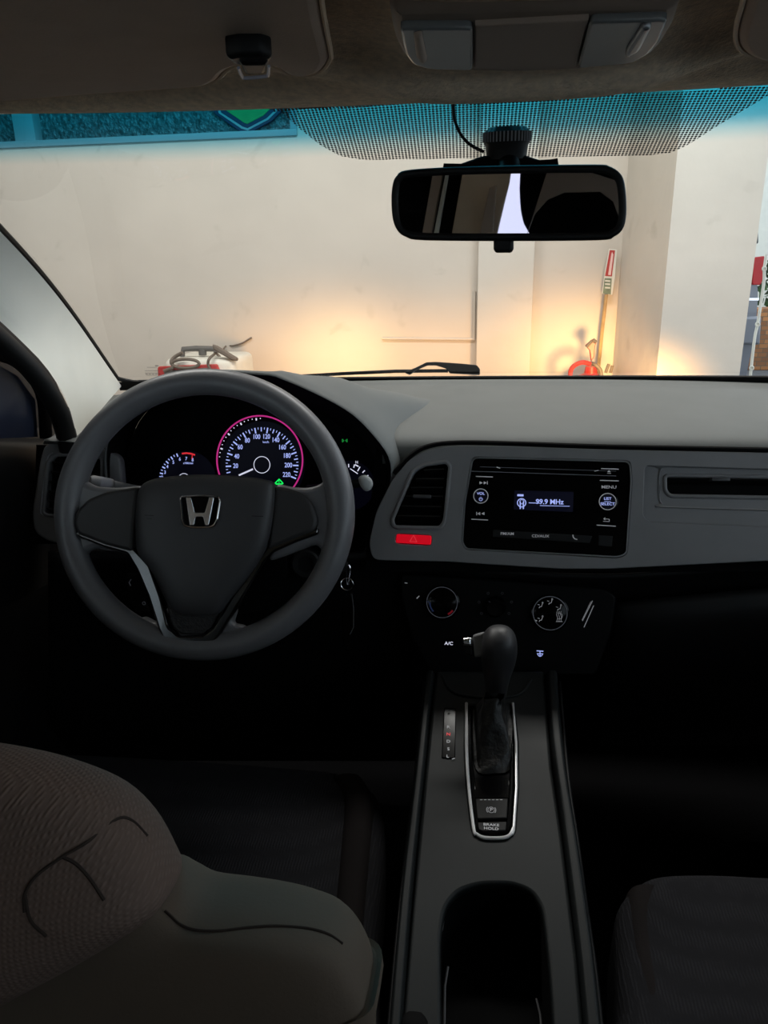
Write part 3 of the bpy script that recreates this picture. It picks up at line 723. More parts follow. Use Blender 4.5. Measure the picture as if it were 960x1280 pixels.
for k in range(16):
    an = 176-k*5.8; tick(mb, (V2(324.5, 575)), (51-(3 if k % 4 == 2 else 1.4))*mp, 51*mp, an, (1.8 if k % 4 == 2 else 1.0)*mp)
mb.build('outer_marks', M_['white'], sp, smooth=False)
mb = MB(); ring(mb, K, 327.5, 581, 10*mp, .8*mp, .0012); mb.build('hub_ring', M_['white'], sp)
mb = MB(); bar(mb, K.off(.004), [(299, 594), (316, 586.5)], 1.9*mp, .001); mb.build('needle', M_['white'], sp, smooth=False)
tc_ = dial_local(234, 601)
mb = MB(); mb.lathe(K.pt(*tc_, -.001), K.n, K.u, [(37*mp, 0), (37*mp, .001), (0, .001)], 48); ta = mb.build('tachometer', M_['dial'], cl)
mb = MB()
for k in range(0, 17):
    an = 192-k*6.7; tick(mb, tc_, (36-(4.2 if k % 2 == 0 else 2.6))*mp, 36*mp, an, (1.5 if k % 2 == 0 else .9)*mp) if k < 13 else None
mb.build('scale_ticks', M_['blue'], ta, smooth=False)
mb = MB()
for i, (n_, x, y) in enumerate((('2', 203, 597), ('3', 206.5, 590.5), ('4', 209.5, 583.5), ('5', 217, 578), ('6', 225, 574), ('7', 233, 573.5), ('8', 241, 575))):
    put_text(mb, n_, K, x, y, 4.2, .0008, .012, .85)
put_text(mb, 'x1000r/min', K, 235.5, 579, 2.4, .0008, .01, .8)
mb.build('numerals', M_['blue'], ta, smooth=False)
mb = MB(); bar(mb, K, [(228, 567), (233, 566.4), (238.5, 567), (243.5, 568.6)], 1.9*mp, .0012); bar(mb, K, [(240.5, 569), (240, 574)], .8*mp, .001); mb.build('red_zone', M_['redlit'], ta, smooth=False)
mb = MB(); ring(mb, K, 230, 599, 7*mp, .7*mp, .001); mb.build('hub_ring', M_['white'], ta)
fc = dial_local(437, 607)
mb = MB(); mb.lathe(K.pt(*fc, -.001), K.n, K.u, [(30*mp, 0), (30*mp, .001), (0, .001)], 48); fg = mb.build('fuel_gauge', M_['dial'], cl)
mb = MB()
for k in range(9): tick(mb, fc, (22 if k % 4 else 20)*mp, 26*mp, 125-k*16, 1.2*mp)
ring(mb, K, 427, 603, 20*mp, .9*mp, .001, 140, 215, 16)
put_text(mb, 'H', K, 446, 578, 3.5, .0008, .01); bar(mb, K, [(444, 581), (448, 583)], .0018, .001)
bar(mb, K, [(438, 586), (447, 592)], .0012, .001)
mb.build('gauge_marks', M_['white'], fg, smooth=False)
mb = MB(); put_text(mb, 'I', K, 349, 602, 4, .001, .02); bar(mb, K, [(344, 604), (347, 601), (349, 599), (351, 601), (354, 604.5)], .0016, .001); bar(mb, K, [(345, 605), (353, 605)], .0022, .001); mb.build('green_indicator', M_['green'], cl, smooth=False)
mb = MB(); bar(mb, K, [(428, 549), (430, 550.8), (428, 552.6), (428, 549)], .0012, .001); bar(mb, K, [(434, 549), (432, 550.8), (434, 552.6), (434, 549)], .0012, .001); mb.build('lamp_indicator', M_['greendim'], cl, smooth=False)
# ================================================================== STEERING WHEEL
wn = Vector((.05, -math.cos(math.radians(21)), math.sin(math.radians(21))))
wc0 = P(257, 643, .875); W = Plane(wc0, wn)
wm = W.mpp(257, 643)
sw = empty('steering_wheel', W.pt(0, 0, -.05), 'dark grey three-spoke steering wheel with chrome H emblem in its middle', 'steering wheel')
cx, cy = (W.loc(70, 640)[0]+W.loc(443, 640)[0])/2, (W.loc(257, 461)[1]+W.loc(257, 826)[1])/2
rx = (W.loc(443, 640)[0]-W.loc(70, 640)[0])/2; ry = (W.loc(257, 461)[1]-W.loc(257, 826)[1])/2
tr_ = .0172
mb = MB(); n = 96; pts = []; rad = []
for i in range(n):
    a = 2*math.pi*i/n; pts.append(W.pt(cx+(rx-tr_)*math.cos(a), cy+(ry-tr_)*math.sin(a), 0))
    g = max(math.exp(-((math.degrees(a) % 360-x)/16)**2) for x in (0, 8, 172, 360)); rad.append(tr_*(1+.06*g))
mb.tube(pts, rad, 20, closed=True); mb.build('rim', M_['rim'], sw)
def wl(*q): return [W.loc(*p) for p in q]
# side webs joining the rim to the hub
webL = [(92, 590), (104, 600), (118, 608), (145, 610), (182, 607), (182, 700), (150, 690), (122, 684), (108, 690), (98, 706), (86, 700), (84, 640)]
webR = [(345, 604), (366, 609), (385, 610), (400, 606), (412, 594), (428, 600), (432, 640), (428, 700), (412, 708), (404, 690), (396, 680), (370, 690), (336, 702)]
plate('spoke', W, [webL], .022, .007, M_['rim'], sw, top=.006, r=.008); plate('spoke', W, [webR], .022, .007, M_['rim'], sw, top=.006, r=.008)
webB = [(176, 770), (196, 780), (206, 760), (296, 760), (290, 780), (304, 782), (320, 798), (290, 812), (240, 818), (196, 808), (168, 792)]
plate('spoke', W, [webB], .020, .006, M_['rim'], sw, top=.002, r=.006)
# glossy V trim along the lower spokes
vt = [(100, 664), (104, 672), (135, 684), (164, 692), (176, 712), (190, 745), (203, 786), (210, 800), (222, 809), (242, 811), (262, 808), (273, 800), (286, 780), (312, 738), (334, 702), (345, 690), (372, 678), (400, 668),
      (400, 660), (372, 668), (338, 682), (318, 706), (292, 746), (270, 784), (258, 793), (228, 793), (215, 782), (206, 745), (192, 706), (170, 682), (135, 674)]
plate('lower_trim', W, [vt], .014, .003, M_['piano'], sw, top=.014, r=.003)
plate('lower_insert', W, [[(206, 735), (290, 735), (268, 783), (257, 792), (229, 792), (216, 781)]], .01, .002, mat('ribbed_insert', (36, 36, 38), .55, bump=(260, 1.0, .002)), sw, top=.007)
# thumb panels
tp = mat('thumb_panel_plastic', (48, 47, 48), .5, spec=.4, bump=(900, .2, .0003))
plate('thumb_panel', W, [[(102, 640), (116, 625), (140, 615), (180, 609), (176, 640), (172, 690), (140, 682), (104, 668), (99, 655)]], .016, .005, tp, sw, top=.017, r=.006)
plate('thumb_panel', W, [[(345, 608), (365, 612), (382, 618), (394, 632), (400, 652), (396, 664), (370, 674), (337, 688), (341, 650)]], .016, .005, tp, sw, top=.017, r=.006)
# airbag cover: domed
cov = [(178, 611), (190, 601), (215, 596), (255, 593.5), (295, 595), (330, 599), (344, 607), (343, 640), (338, 670), (330, 692), (312, 720), (288, 750), (270, 768), (228, 768), (212, 752), (194, 716), (176, 692), (173, 660), (174, 630)]
cv = pillow('airbag_cover', W.off(.012), cov, .042, M_['cover'], sw, back=.45, p=4.5, rings=12, sub=4)
from mathutils.bvhtree import BVHTree
def surf(o, px, py, lift=0):
    bv = BVHTree.FromPolygons([v.co.copy() for v in o.data.vertices], [tuple(p.vertices) for p in o.data.polygons])
    h = bv.ray_cast(CAM, ray(px, py).normalized()); n = h[1] if h[1].dot(ray(px, py)) < 0 else -h[1]
    return h[0]+n*lift, n
ep, en = surf(cv, 250, 640, .001)
E = Plane(ep, (en+W.n*2).normalized())
emb = empty('tmp', (0, 0, 0), '', '') if False else None
o_out = [(226, 624), (228, 621), (250, 619.5), (273, 621), (276, 625), (272, 650), (268, 657), (262, 659), (250, 659.5), (238, 659), (231, 657), (228, 650)]
mb = MB(); q = fillet([E.loc(*p) for p in o_out], .003, 5); mb.tube([E.pt(a, b, .002) for a, b in q], .0014, 8, closed=True)
em = mb.build('emblem', M_['chrome'], cv)
# the emblem's letter: two tapered bars and a bridge
hb = [(233, 622), (239.5, 622), (244.5, 641), (256.5, 641), (262, 622), (268.5, 622), (262, 657), (257, 657), (254.5, 646.5), (246, 646.5), (243.5, 657), (238, 657)]
plate('emblem_letter', E, [hb], .005, .0010, M_['chrome'], em, top=.0035, r=.0015)
plate('emblem_ground', E, [fillet([E.loc(*p) for p in o_out], .003, 5)], .002, 0, M_['gloss'], em, top=.001, local=True)
# moulded marks on the cover
mb = MB()
a, n_ = surf(cv, 186, 645, .0003); mp1 = Plane(a, n_); bar(mb, mp1, [(181, 644), (192, 644.5)], .0008, .0002); bar(mb, mp1, [(183, 648), (190, 648.3)], .0006, .0002)
a, n_ = surf(cv, 322, 645, .0003); mp1 = Plane(a, n_); bar(mb, mp1, [(315, 645), (329, 645.5)], .0008, .0002)
mb.build('moulded_mark', M_['black'], cv, smooth=False)
# hub behind
mb = MB(); mb.lathe(W.pt(*W.loc(257, 670), 0), -W.n, W.u, [(.07, -.005), (.07, .015), (.055, .035), (.045, .05)], 40); mb.build('hub', M_['black'], sw)
# steering column shroud
sc_ = empty('steering_column_shroud', P(265, 720, .98), 'black steering column shroud behind the lower half of the steering wheel', 'column cover')
rows = []
for (Y, k, dz) in ((.945, 1, 0), (.99, 1.05, .0), (1.05, 1.1, .0), (1.12, 1.15, -.0)):
    c = P(268, 700, .945)+Vector((0, Y-.945, -(Y-.945)*.38)); rows.append([c+Vector((.105*k*math.copysign(abs(math.cos(t))**.7, math.cos(t)), 0, .085*k*math.copysign(abs(math.sin(t))**.7, math.sin(t)))) for t in [2*math.pi*i/24 for i in range(24)]])
loft(rows, 'shroud', M_['black'], sc_, cols=36, smooth_rows=3, closed=True)
mb = MB(); c = P(268, 700, .945); fr_ = [Vector(r) for r in rows[0]]; mb.add([c]+fr_, [(0, 1+i, 1+(i+1) % 24) for i in range(24)]); mb.build('end_face', M_['black'], sc_)
mb = MB(); q = Plane(P(382, 705, .955), Vector((.15, -1, .3))); mb.lathe(q.o, q.n, q.u, [(.021, -.03), (.021, .004), (.018, .006), (.011, .005), (.011, .001), (0, .001)], 36); mb.build('ignition_lock', M_['black'], sc_)
# small round-marked buttons low on the left
kb = empty('dash_switch', P(172, 740, .99), 'dim knee-panel switches seen through the left wheel opening', 'switch')
Q = Plane(P(172, 740, .985), Vector((0, -1, .1)))
plate('switch_body', Q, [[(155, 715), (180, 718), (188, 765), (165, 768)]], .012, .003, M_['black'], kb, r=.003)
mb = MB(); bar(mb, Q, [(164, 724), (161.5, 728), (163.5, 732)], .0009, .001); ring(mb, Q, 180, 754, .0024, .0008, .001); mb.build('switch_symbol', M_['dim'], kb, smooth=False)
# stalks
st = empty('control_stalk', P(140, 608, .97), 'black control stalk behind the left side of the steering wheel', 'control stalk')
A, B = P(112, 601, .915), P(200, 618, .98)
mb = MB(); mb.tube([A, A.lerp(B, .04), A.lerp(B, .3), A.lerp(B, .32), B], [.0065, .0088, .0085, .0068, .0062], 14); mb.build('stalk_arm', M_['dark'], st)
mb = MB(); mb.tube([A.lerp(B, .12), A.lerp(B, .27)], [.0090, .0088], 14); mb.build('stalk_collar', M_['satin'] if False else M_['dim'], st)
s2 = empty('control_stalk', P(440, 603, .97), 'control stalk with pale oval end behind the right side of the steering wheel', 'control stalk')
A, B = P(457, 603, .965), P(385, 612, 1.0)
mb = MB(); mb.tube([A, B], [.006, .0065], 14); mb.build('stalk_arm', M_['black'], s2)
SP = Plane(A+Vector((0, -.004, 0)), Vector((.1, -1, .15)))
oval = [(448, 598), (453, 594), (459, 594.5), (465, 600), (466, 607), (462, 613), (456, 613.5), (451, 608)]
pillow('stalk_end', SP, oval, .012, M_['stalk'], s2, back=.5, p=2.4, rings=6, sub=4)
# key and fob
ky = empty('car_key', P(434, 720, .93), 'car key hanging from the ignition with steel rings and black leather fob', 'key')
Kp = Plane(P(434, 740, .93), Vector((.1, -1, .25)))
mb = MB(); ring(mb, Kp, 434, 730, .0085, .0016, .003); mb.build('split_ring', M_['chrome'], ky)
mb = MB(); q = [Kp.off(.002).pt(*Kp.loc(x, y)) for x, y in ((436, 706), (438, 712), (437, 722), (435.5, 731), (433, 722), (434, 710))]; mb.tube(catmull(q, 4, True), .0011, 6, closed=True); mb.build('link', M_['chrome'], ky)
plate('key_head', Kp, [[(420, 700), (434, 702), (436, 712), (430, 716), (420, 712)]], .008, .002, M_['black'], ky, r=.002)
plate('leather_fob', Kp, [[(433, 740), (439, 741), (442, 756), (442, 784), (438, 793), (440, 806), (430, 808), (428, 790), (428, 755)]], .005, .0015, M_['gloss'], ky, r=.002)
mb = MB(); bar(mb, Kp.off(.0005), [(440, 742), (442, 760), (442, 784), (437.5, 793)], .0008, .001); mb.build('fob_edge', M_['satin'], ky, smooth=False)

# ================================================================== CLIMATE PANEL
CP = Plane(P(620, 770, .965), Vector((0, -math.cos(math.radians(20)), math.sin(math.radians(20)))))
cp = empty('climate_control_panel', CP.hit(620, 835), 'black climate control panel with three round dials under the radio', 'climate panel')
plate('panel', CP, [[(500, 716), (600, 722), (752, 734), (772, 744), (765, 790), (745, 845), (540, 845), (515, 800), (500, 745)]], .02, .004, M_['panel'], cp, top=0, r=.01)
def dial(cx, cy, rp, h, face, name='dial'):
    o = CP.hit(cx, cy); r = rp*CP.mpp(cx, cy)
    mb = MB(); mb.lathe(o, CP.n, CP.u, [(r*1.12, 0), (r*1.1, h*.35), (r, h*.45), (r*.98, h), (r*.9, h+.001), (0, h+.001)], 48); d = mb.build(name, M_['gloss'], cp)
    return d, Plane(o+CP.n*(h+.0012), CP.n), r
d1, p1, r1 = dial(553, 753.5, 19.5, .010, None)
mb = MB(); ring(mb, p1, 552.5, 753, r1*.97, .0010, .0008); mb.build('dial_ring', M_['dim'], d1)
mb = MB(); a, b = p1.loc(553, 753)
for k in range(10): ring(mb, p1, 553, 753.5, r1*.80, .0028, .0003, -75+k*4, -71+k*4, 2) if k > 2 else None
mb.build('warm_mark', mat('dim_red_print', (60, 6, 10), .5, emit=(110, 12, 24), estr=.5, bump=(300, .01, .0001)), d1)
mb = MB(); ring(mb, p1, 553, 753.5, r1*.80, .0022, .0003, 180, 225, 8); bar(mb, p1, [(533, 752), (536, 752)], .0012, .0005); mb.build('cool_mark', mat('dim_blue_print', (6, 10, 50), .5, emit=(20, 34, 70), estr=.4, bump=(300, .01, .0001)), d1)
d2, p2, r2 = dial(619, 758, 12, .012, None)
mb = MB(); 
for k in range(6):
    a_ = math.radians(215-k*50); ring(mb, CP.off(.0005), 619+21*math.cos(a_), 757-17*math.sin(a_), .0016, .0008, .0004, 0, 360, 10)
bar(mb, p2, [(611, 751.5), (613, 753)], .0012, .0005); mb.build('fan_marks', mat('faint_print', (34, 34, 36), .5, emit=(30, 30, 34), estr=.4, bump=(300, .01, .0001)), d2)
d3, p3, r3 = dial(687.5, 766.5, 21.5, .009, None)
mb = MB(); ring(mb, p3, 687.5, 766.5, r3*.98, .0012, .0008); mb.build('dial_ring', M_['dim'], d3)
mb = MB()
def seat_icon(x, y):                   # little seated figure with an arrow
    bar(mb, p3, [(x+2, y-2.5), (x+1, y+1), (x-1.5, y+1.5), (x-2, y+3)], .0009, .0005); ring(mb, p3, x+2.2, y-3.6, .0009, .0007, .0004, 0, 360, 8); bar(mb, p3, [(x-4, y-1.5), (x-1.5, y-.8)], .0007, .0005)
for (x, y) in ((676, 757), (688, 752.5), (699, 760), (676, 774)): seat_icon(x, y)
ring(mb, p3, 699, 770, .0042, .0008, .0005, -120, 120, 12); 
for k in range(3): bar(mb, p3, [(696.5+k*2.5, 764), (695.5+k*2.5, 768), (697+k*2.5, 772), (696+k*2.5, 777)], .0006, .0005)
bar(mb, p3, [(695, 777), (703, 777)], .0008, .0005); bar(mb, p3, [(668.5, 775.5), (671, 776)], .0016, .0005)
mb.build('airflow_symbols', M_['print'], d3, smooth=False)
mb = MB(); bar(mb, CP, [(524, 745), (521, 748)], .0016, .0008); bar(mb, CP, [(506, 728.5), (509, 729)], .0012, .0006)
bar(mb, CP, [(740.5, 751), (728, 776)], .0010, .0008); bar(mb, CP, [(742, 757), (730, 784)], .0010, .0008); bar(mb, CP, [(738.5, 752), (727.5, 775)], .0005, .0005)
bar(mb, CP, [(562, 806.5)], .001) if False else None
mb.build('slider_lines', M_['print'], cp, smooth=False)
mb = MB(); put_text(mb, 'A/C', CP, 561, 804.3, 4.2, .0008, .012, 1.1); mb.build('button_lettering', M_['white'], cp, smooth=False)
mb = MB(); bar(mb, CP, [(671, 813.5), (679, 814)], .0012, .0008); ring(mb, CP, 675, 817.5, .0032, .0009, .0006, 180, 360, 12); bar(mb, CP, [(671.5, 817), (678.8, 817.3)], .0009, .0008); bar(mb, CP, [(675, 814), (675, 820)], .0012, .0008)
mb.build('defrost_symbol', M_['blue'], cp, smooth=False)

# ================================================================== CENTRE CONSOLE
T = Plane(Vector((0, .45, .60)), Vector((0, -.25, 1)))
cc = empty('centre_console', T.hit(620, 1280)+Vector((0, 0, -.25)), 'long black centre console between the front seats with gear area and cup well', 'centre console')
def edge_line(pts): return pts
topo = [(545, 838), (560, 836), (660, 836), (680, 842), (684, 890), (690, 960), (702, 1040), (712, 1120), (722, 1200), (728, 1290), (732, 1340), (500, 1340), (506, 1290), (512, 1200), (517, 1120), (524, 1040), (532, 960), (540, 880)]
well = [(553, 1345), (552, 1280), (551, 1220), (551, 1170), (556, 1135), (572, 1114), (600, 1105), (640, 1105), (664, 1114), (677, 1135), (682, 1170), (687, 1220), (691, 1280), (694, 1345)]
def hole_and_lip():
    polys = [fillet([T.loc(*q) for q in [(545, 838), (680, 838), (684, 890), (690, 960), (702, 1040), (712, 1120), (722, 1200), (730, 1290), (742, 1420), (484, 1420), (502, 1290), (510, 1200), (517, 1120), (524, 1040), (532, 960), (540, 880)]], .004),
             list(reversed(fillet([T.loc(*q) for q in [(553, 1380)]+well[1:-1]+[(696, 1380)]], .012)))]
    gear = [(584, 882), (640, 881), (645, 930), (645, 985), (641, 1040), (630, 1047), (603, 1047), (592, 1038), (586, 985), (583, 935)]
    polys.append(list(reversed(fillet([T.loc(*q) for q in gear], .004))))
    me = curve_mesh(polys, .012, .004); me.transform(T.mat() @ Matrix.Translation((0, 0, -.006)))
    return link('top_panel', me, M_['console'], cc)
hole_and_lip()
def rail(pts, wpx, h, m, nm):
    rows = []
    for s_, hh in ((-1, -.020), (-.95, -.004), (-.6, h), (0, h*1.25), (.6, h), (.95, -.004), (1, -.020)):
        rows.append([T.pt(*T.loc(x+s_*wpx*(.62+.38*(y-840)/440), y), hh) for x, y in pts])
    return loft(rows, nm, m, cc, cols=40, smooth_rows=4)
rail([(538, 842), (533, 880), (525, 960), (516, 1040), (508, 1120), (501, 1200), (494, 1290), (484, 1420)], 9, .005, M_['console'], 'side_rail')
rail([(690, 842), (692, 880), (700, 960), (712, 1040), (723, 1120), (733, 1200), (742, 1290), (756, 1420)], 12, .005, M_['console'], 'side_rail')
# outer flanks down to the floor
for s_, pts in ((-1, [(530, 842), (518, 960), (508, 1040), (499, 1120), (491, 1200), (483, 1290), (472, 1420)]), (1, [(701, 842), (712, 960), (724, 1040), (735, 1120), (747, 1200), (757, 1290), (772, 1420)])):
    a = [T.pt(*T.loc(x, y), -.014) for x, y in pts]
    loft([a, [v+Vector((-s_*.014, 0, -.05)) for v in a], [v+Vector((-s_*.024, 0, -.25)) for v in a]], 'side_panel', M_['black'], cc, cols=20, smooth_rows=3, thick=.003)
# cup well walls and bottom
q = resample(catmull([Vector((*T.loc(x, y), 0)) for x, y in [(553, 1380)]+well[1:-1]+[(696, 1380)]], 4), 50)
mb = MB(); vs = [T.pt(v.x, v.y, -.006) for v in q]+[T.pt(v.x*.98, v.y, -.075) for v in q]
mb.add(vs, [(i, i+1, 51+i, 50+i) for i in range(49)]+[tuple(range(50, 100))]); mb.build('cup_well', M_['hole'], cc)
mb = MB(); mb.tube([T.pt(*T.loc(x, y), -.02) for x, y in ((560, 1195), (556, 1220), (555, 1290))], .0012, 6); mb.tube([T.pt(*T.loc(x, y), -.02) for x, y in ((565, 1115), (556, 1130), (552.5, 1150))], .0008, 6); mb.tube([T.pt(*T.loc(x, y), -.02) for x, y in ((672, 1235), (677, 1255), (680, 1290))], .0010, 6); mb.build('well_edge', M_['cover'], cc)
# curved storage lip in front of the lever
mb = MB(); mb.tube(catmull([T.pt(*T.loc(x, y), .001) for x, y in ((553, 846), (562, 862), (580, 870), (620, 873), (650, 868), (664, 850))], 6), .0020, 8); mb.build('front_lip', M_['console'], cc)
# gear position strip
gi = empty('gear_indicator', T.hit(562, 950), 'narrow black strip with R N D S L letters left of the lever', 'gear indicator')
plate('strip', T, [[(555, 885), (570, 886), (569, 949), (552, 948)]], .003, .001, M_['gloss'], gi, top=.0015, r=.002)
TI = T.off(.0016)
mb = MB()
for ch, y in (('R', 909), ('D', 927), ('S', 936.5), ('L', 945.5)): put_text(mb, ch, TI, 560.5 if ch != 'L' else 559.5, y, 4.6, .0003, .015, 1.1)
bar(mb, TI, [(565, 949), (568.5, 948)], .0008, .0004); mb.build('letters', M_['print'], gi, smooth=False)
mb = MB(); put_text(mb, 'N', TI, 560.5, 918, 4.6, .0003, .015, 1.1); mb.build('lit_letter', M_['redlit'], gi, 'red lit letter N', smooth=False)
mb = MB(); put_text(mb, 'P', TI, 561, 893, 4.4, .0003, .0, 1.1); mb.build('unlit_letter', M_['cover'], gi, smooth=False)
# gear lever
gs = empty('gear_lever', T.hit(618, 925), 'dark gear lever with rounded knob rising from a leather boot', 'gear lever')
ch = [(581.5, 880), (642, 879), (646.5, 930), (647, 985), (643.5, 1041), (632, 1052), (602, 1052), (589.5, 1040), (584, 985), (581, 935)]
mb = MB(); q = catmull([T.pt(*T.loc(x, y), .0) for x, y in ch[1:]+ch[:1]], 6)
mb.tube([T.pt(*T.loc(x, y), .0016) for x, y in [(641, 880), (645, 930), (645.5, 985), (642, 1039), (640, 1044)]], .0016, 8); 
mb.tube(catmull([T.pt(*T.loc(x, y), .0016) for x, y in [(583, 880), (583, 935), (586, 985), (592, 1037), (596, 1044), (604, 1048), (618, 1049), (631, 1048), (638, 1044), (642, 1036)]], 6), [.0016]*30+[.0028]*25, 8) if False else mb.tube(catmull([T.pt(*T.loc(x, y), .0016) for x, y in [(583, 880), (583, 935), (586, 985), (592, 1037), (596, 1044), (604, 1048), (618, 1049), (631, 1048), (638, 1044), (642, 1036)]], 6), .0020, 8)
mb.build('chrome_surround', M_['bright'], gs)
mb = MB(); mb.tube(catmull([T.off(-.003).pt(*T.off(-.003).loc(x, y)) for x, y in [(588, 884), (589, 935), (591, 985), (596, 1034), (600, 1040), (608, 1043), (618, 1043), (628, 1042), (635, 1037), (640, 985), (640, 935), (638, 884)]], 4), .0028, 8); mb.build('inner_frame', M_['gloss'], gs)
TG = T.off(-.008)
plate('boot_plate', TG, [[(583, 878), (645, 878), (650, 985), (645, 1054), (590, 1054), (582, 985)]], .004, .0005, M_['gloss'], gs)
# creased leather boot
kn = P(622, 812, .80); bt = T.hit(617, 905)
rows = []
base_px = [(590, 882), (600, 880), (617, 880), (632, 880), (638, 884), (640, 910), (639, 940), (637, 964), (617, 968), (597, 966), (591, 940), (590, 910)]
b0 = [TG.pt(*TG.loc(x, y), .002) for x, y in base_px]; top_c = bt.lerp(kn, .38)
rnd = random.Random(3)
for k, t in enumerate((0, .15, .35, .6, .85, 1)):
    row = []
    for i, v in enumerate(b0):
        d = (v-sum(b0, Vector())/len(b0)); tgt = top_c+Vector((d.x, d.y*.35, 0))*.42
        q = v.lerp(tgt, t)+Vector((rnd.uniform(-1, 1), rnd.uniform(-1, 1), rnd.uniform(-1, 1)))*.0035*(0 if k in (0,) else 1)
        q.z -= .010*math.sin(t*math.pi); row.append(q)
    rows.append(row)
loft(rows, 'boot', M_['leather'], gs, cols=48, smooth_rows=4, closed=True)
# knob: profile swept along the lever axis
ax = (P(622, 795, .795)-P(618, 878, .855)).normalized()
mb = MB(); o0 = P(619, 880, .855); tl_ = (P(622, 786, .795)-o0).length
side = Vector((1, 0, 0)); side = (side-ax*side.dot(ax)).normalized(); dep = ax.cross(side)
vs = []; prof_k = [(0, .0125, .0125), (.15, .0135, .013), (.35, .0150, .0145), (.5, .0178, .018), (.62, .0208, .022), (.75, .0224, .025), (.86, .0218, .0245), (.94, .0180, .020), (.985, .011, .012), (1.0, .002, .002)]
for (t, a_, b_) in prof_k:
    for k in range(28):
        an = 2*math.pi*k/28; vs.append(o0+ax*tl_*t+side*(a_*math.copysign(abs(math.cos(an))**.85, math.cos(an))+ .0015*t)+dep*(b_*math.copysign(abs(math.sin(an))**.85, math.sin(an))))
fs = [(i*28+k, i*28+(k+1) % 28, (i+1)*28+(k+1) % 28, (i+1)*28+k) for i in range(len(prof_k)-1) for k in range(28)]+[tuple(range(28)), tuple((len(prof_k)-1)*28+k for k in range(28))]
mb.add(vs, fs); knb = mb.build('knob', M_['knob'], gs); md = knb.modifiers.new('s', 'SUBSURF'); md.levels = 1; md.render_levels = 2
BP = Plane(P(590, 806, .805), Vector((-.3, -1, .4)))
plate('knob_side', BP, [[(590, 794), (604, 790), (606, 820), (592, 822)]], .012, .003, M_['dark'], gs, r=.003)
plate('release_button', BP.off(.002), [[(576.5, 797.5), (589, 796.5), (589.5, 808), (577, 808)]], .012, .0035, M_['chrome'], gs, r=.003)
plate('release_button_base', BP, [[(578, 807), (590, 807), (591, 820), (581, 819)]], .010, .0025, M_['black'], gs, r=.002)
# parking brake switches
pk = empty('parking_brake_switch', T.hit(614, 1040), 'electric parking brake and BRAKE HOLD switches in the chrome surround', 'switch')
TP = T.off(-.002)
plate('gloss_panel', TP, [[(592, 972), (637, 972), (637, 998), (594, 998)]], .006, .001, M_['gloss'], pk, top=0)
plate('parking_switch', TP, [[(594.5, 999), (635, 999), (634, 1024), (596, 1025)]], .006, .0015, M_['black'], pk, top=.002)
plate('hold_button', TP, [[(596.5, 1028), (633.5, 1027), (633, 1039), (598, 1040)]], .006, .0015, M_['black'], pk, top=.001)
mb = MB(); TQ = TP.off(.0022); put_text(mb, 'P', TQ, 614, 1012.5, 4.6, .0003, .01, 1.2); ring(mb, TQ, 614, 1012.5, .0036, .0006, .0004); ring(mb, TQ, 614, 1012.5, .0052, .0007, .0004, 140, 220, 10); ring(mb, TQ, 614, 1012.5, .0052, .0007, .0004, -40, 40, 10)
for k in range(6): bar(mb, TQ, [(600+k*5, 999.8), (603+k*5, 999.8)], .0006, .0004)
TR = TP.off(.0012); put_text(mb, 'BRAKE', TR, 614, 1031.3, 3.6, .0003, .012, 1.35); put_text(mb, 'HOLD', TR, 614, 1036, 3.6, .0003, .012, 1.35)
mb.build('switch_lettering', M_['print'], pk, smooth=False)
# hand grip end near the bottom edge of the view
mb = MB(); c = PZ(518, 1285, .60)
tag(mb.build('belt_buckle', M_['dark']) if False else MB().lathe(c, Vector((0, .2, 1)).normalized(), Vector((1, 0, 0)), [(.013, -.05), (.0135, .0), (.012, .008), (.008, .011), (0, .0115)], 28).build('belt_buckle', M_['hole']), 'dark rounded seat belt buckle end between console and driver seat', 'buckle')

# ================================================================== SEATS
def pz(px, py, z): return PZ(px, py, z)
ds = empty('car_seat', (-.33, .55, .34), 'dark driver seat with brown knit headrest and grey backrest shoulder', 'car seat')
CZ = .53
CU = Plane(Vector((-.33, .6, CZ)), Vector((0, -.10, 1)))
cush = [(-60, 962), (100, 963), (250, 972), (380, 982), (440, 990), (470, 1010), (482, 1050), (480, 1120), (474, 1200), (476, 1300), (480, 1420), (-200, 1420), (-260, 1150), (-160, 980)]
pillow('cushion', CU, cush, .16, M_['seatfab'], ds, back=.7, p=5, rings=14, sub=4)
rows = []
for s_, hh in ((-1, -.02), (-.7, .022), (0, .034), (.7, .024), (1, -.03)):
    rows.append([CU.pt(*CU.loc(x+s_*26, y), .018+hh) for x, y in ((436, 1003), (448, 1030), (444, 1100), (436, 1200), (436, 1300), (438, 1420))])
loft(rows, 'side_bolster', M_['seatside'], ds, cols=24, smooth_rows=4)
BK = Plane(Vector((-.3, .27, .8)), Vector((0, -1, .25)))
bk_out = [(465, 1290), (461, 1235), (448, 1200), (424, 1172), (390, 1157), (350, 1147), (300, 1139), (250, 1132), (222, 1118), (190, 1105), (100, 1100), (-100, 1100), (-330, 1130), (-420, 1200), (-460, 1290), (-600, 1800), (330, 1800)]
pillow('backrest', BK, bk_out, .085, M_['backfab'], ds, back=.6, p=5, rings=14, sub=4)
bo = [o for o in C.objects if o.name.startswith('backrest')][0]
mb = MB(); sp_ = []
for x, y in ((206, 1139), (214, 1146), (225, 1156), (245, 1163), (275, 1164), (310, 1160), (345, 1158), (385, 1161), (410, 1168), (428, 1180)):
    p_, n_ = surf(bo, x, y, .0002); sp_.append(p_)
mb.tube(catmull(sp_, 5), .0008, 6); mb.build('seam', M_['seamfab'], ds)
HR = Plane(Vector((-.29, .295, .97)), Vector((.15, -1, .45)))
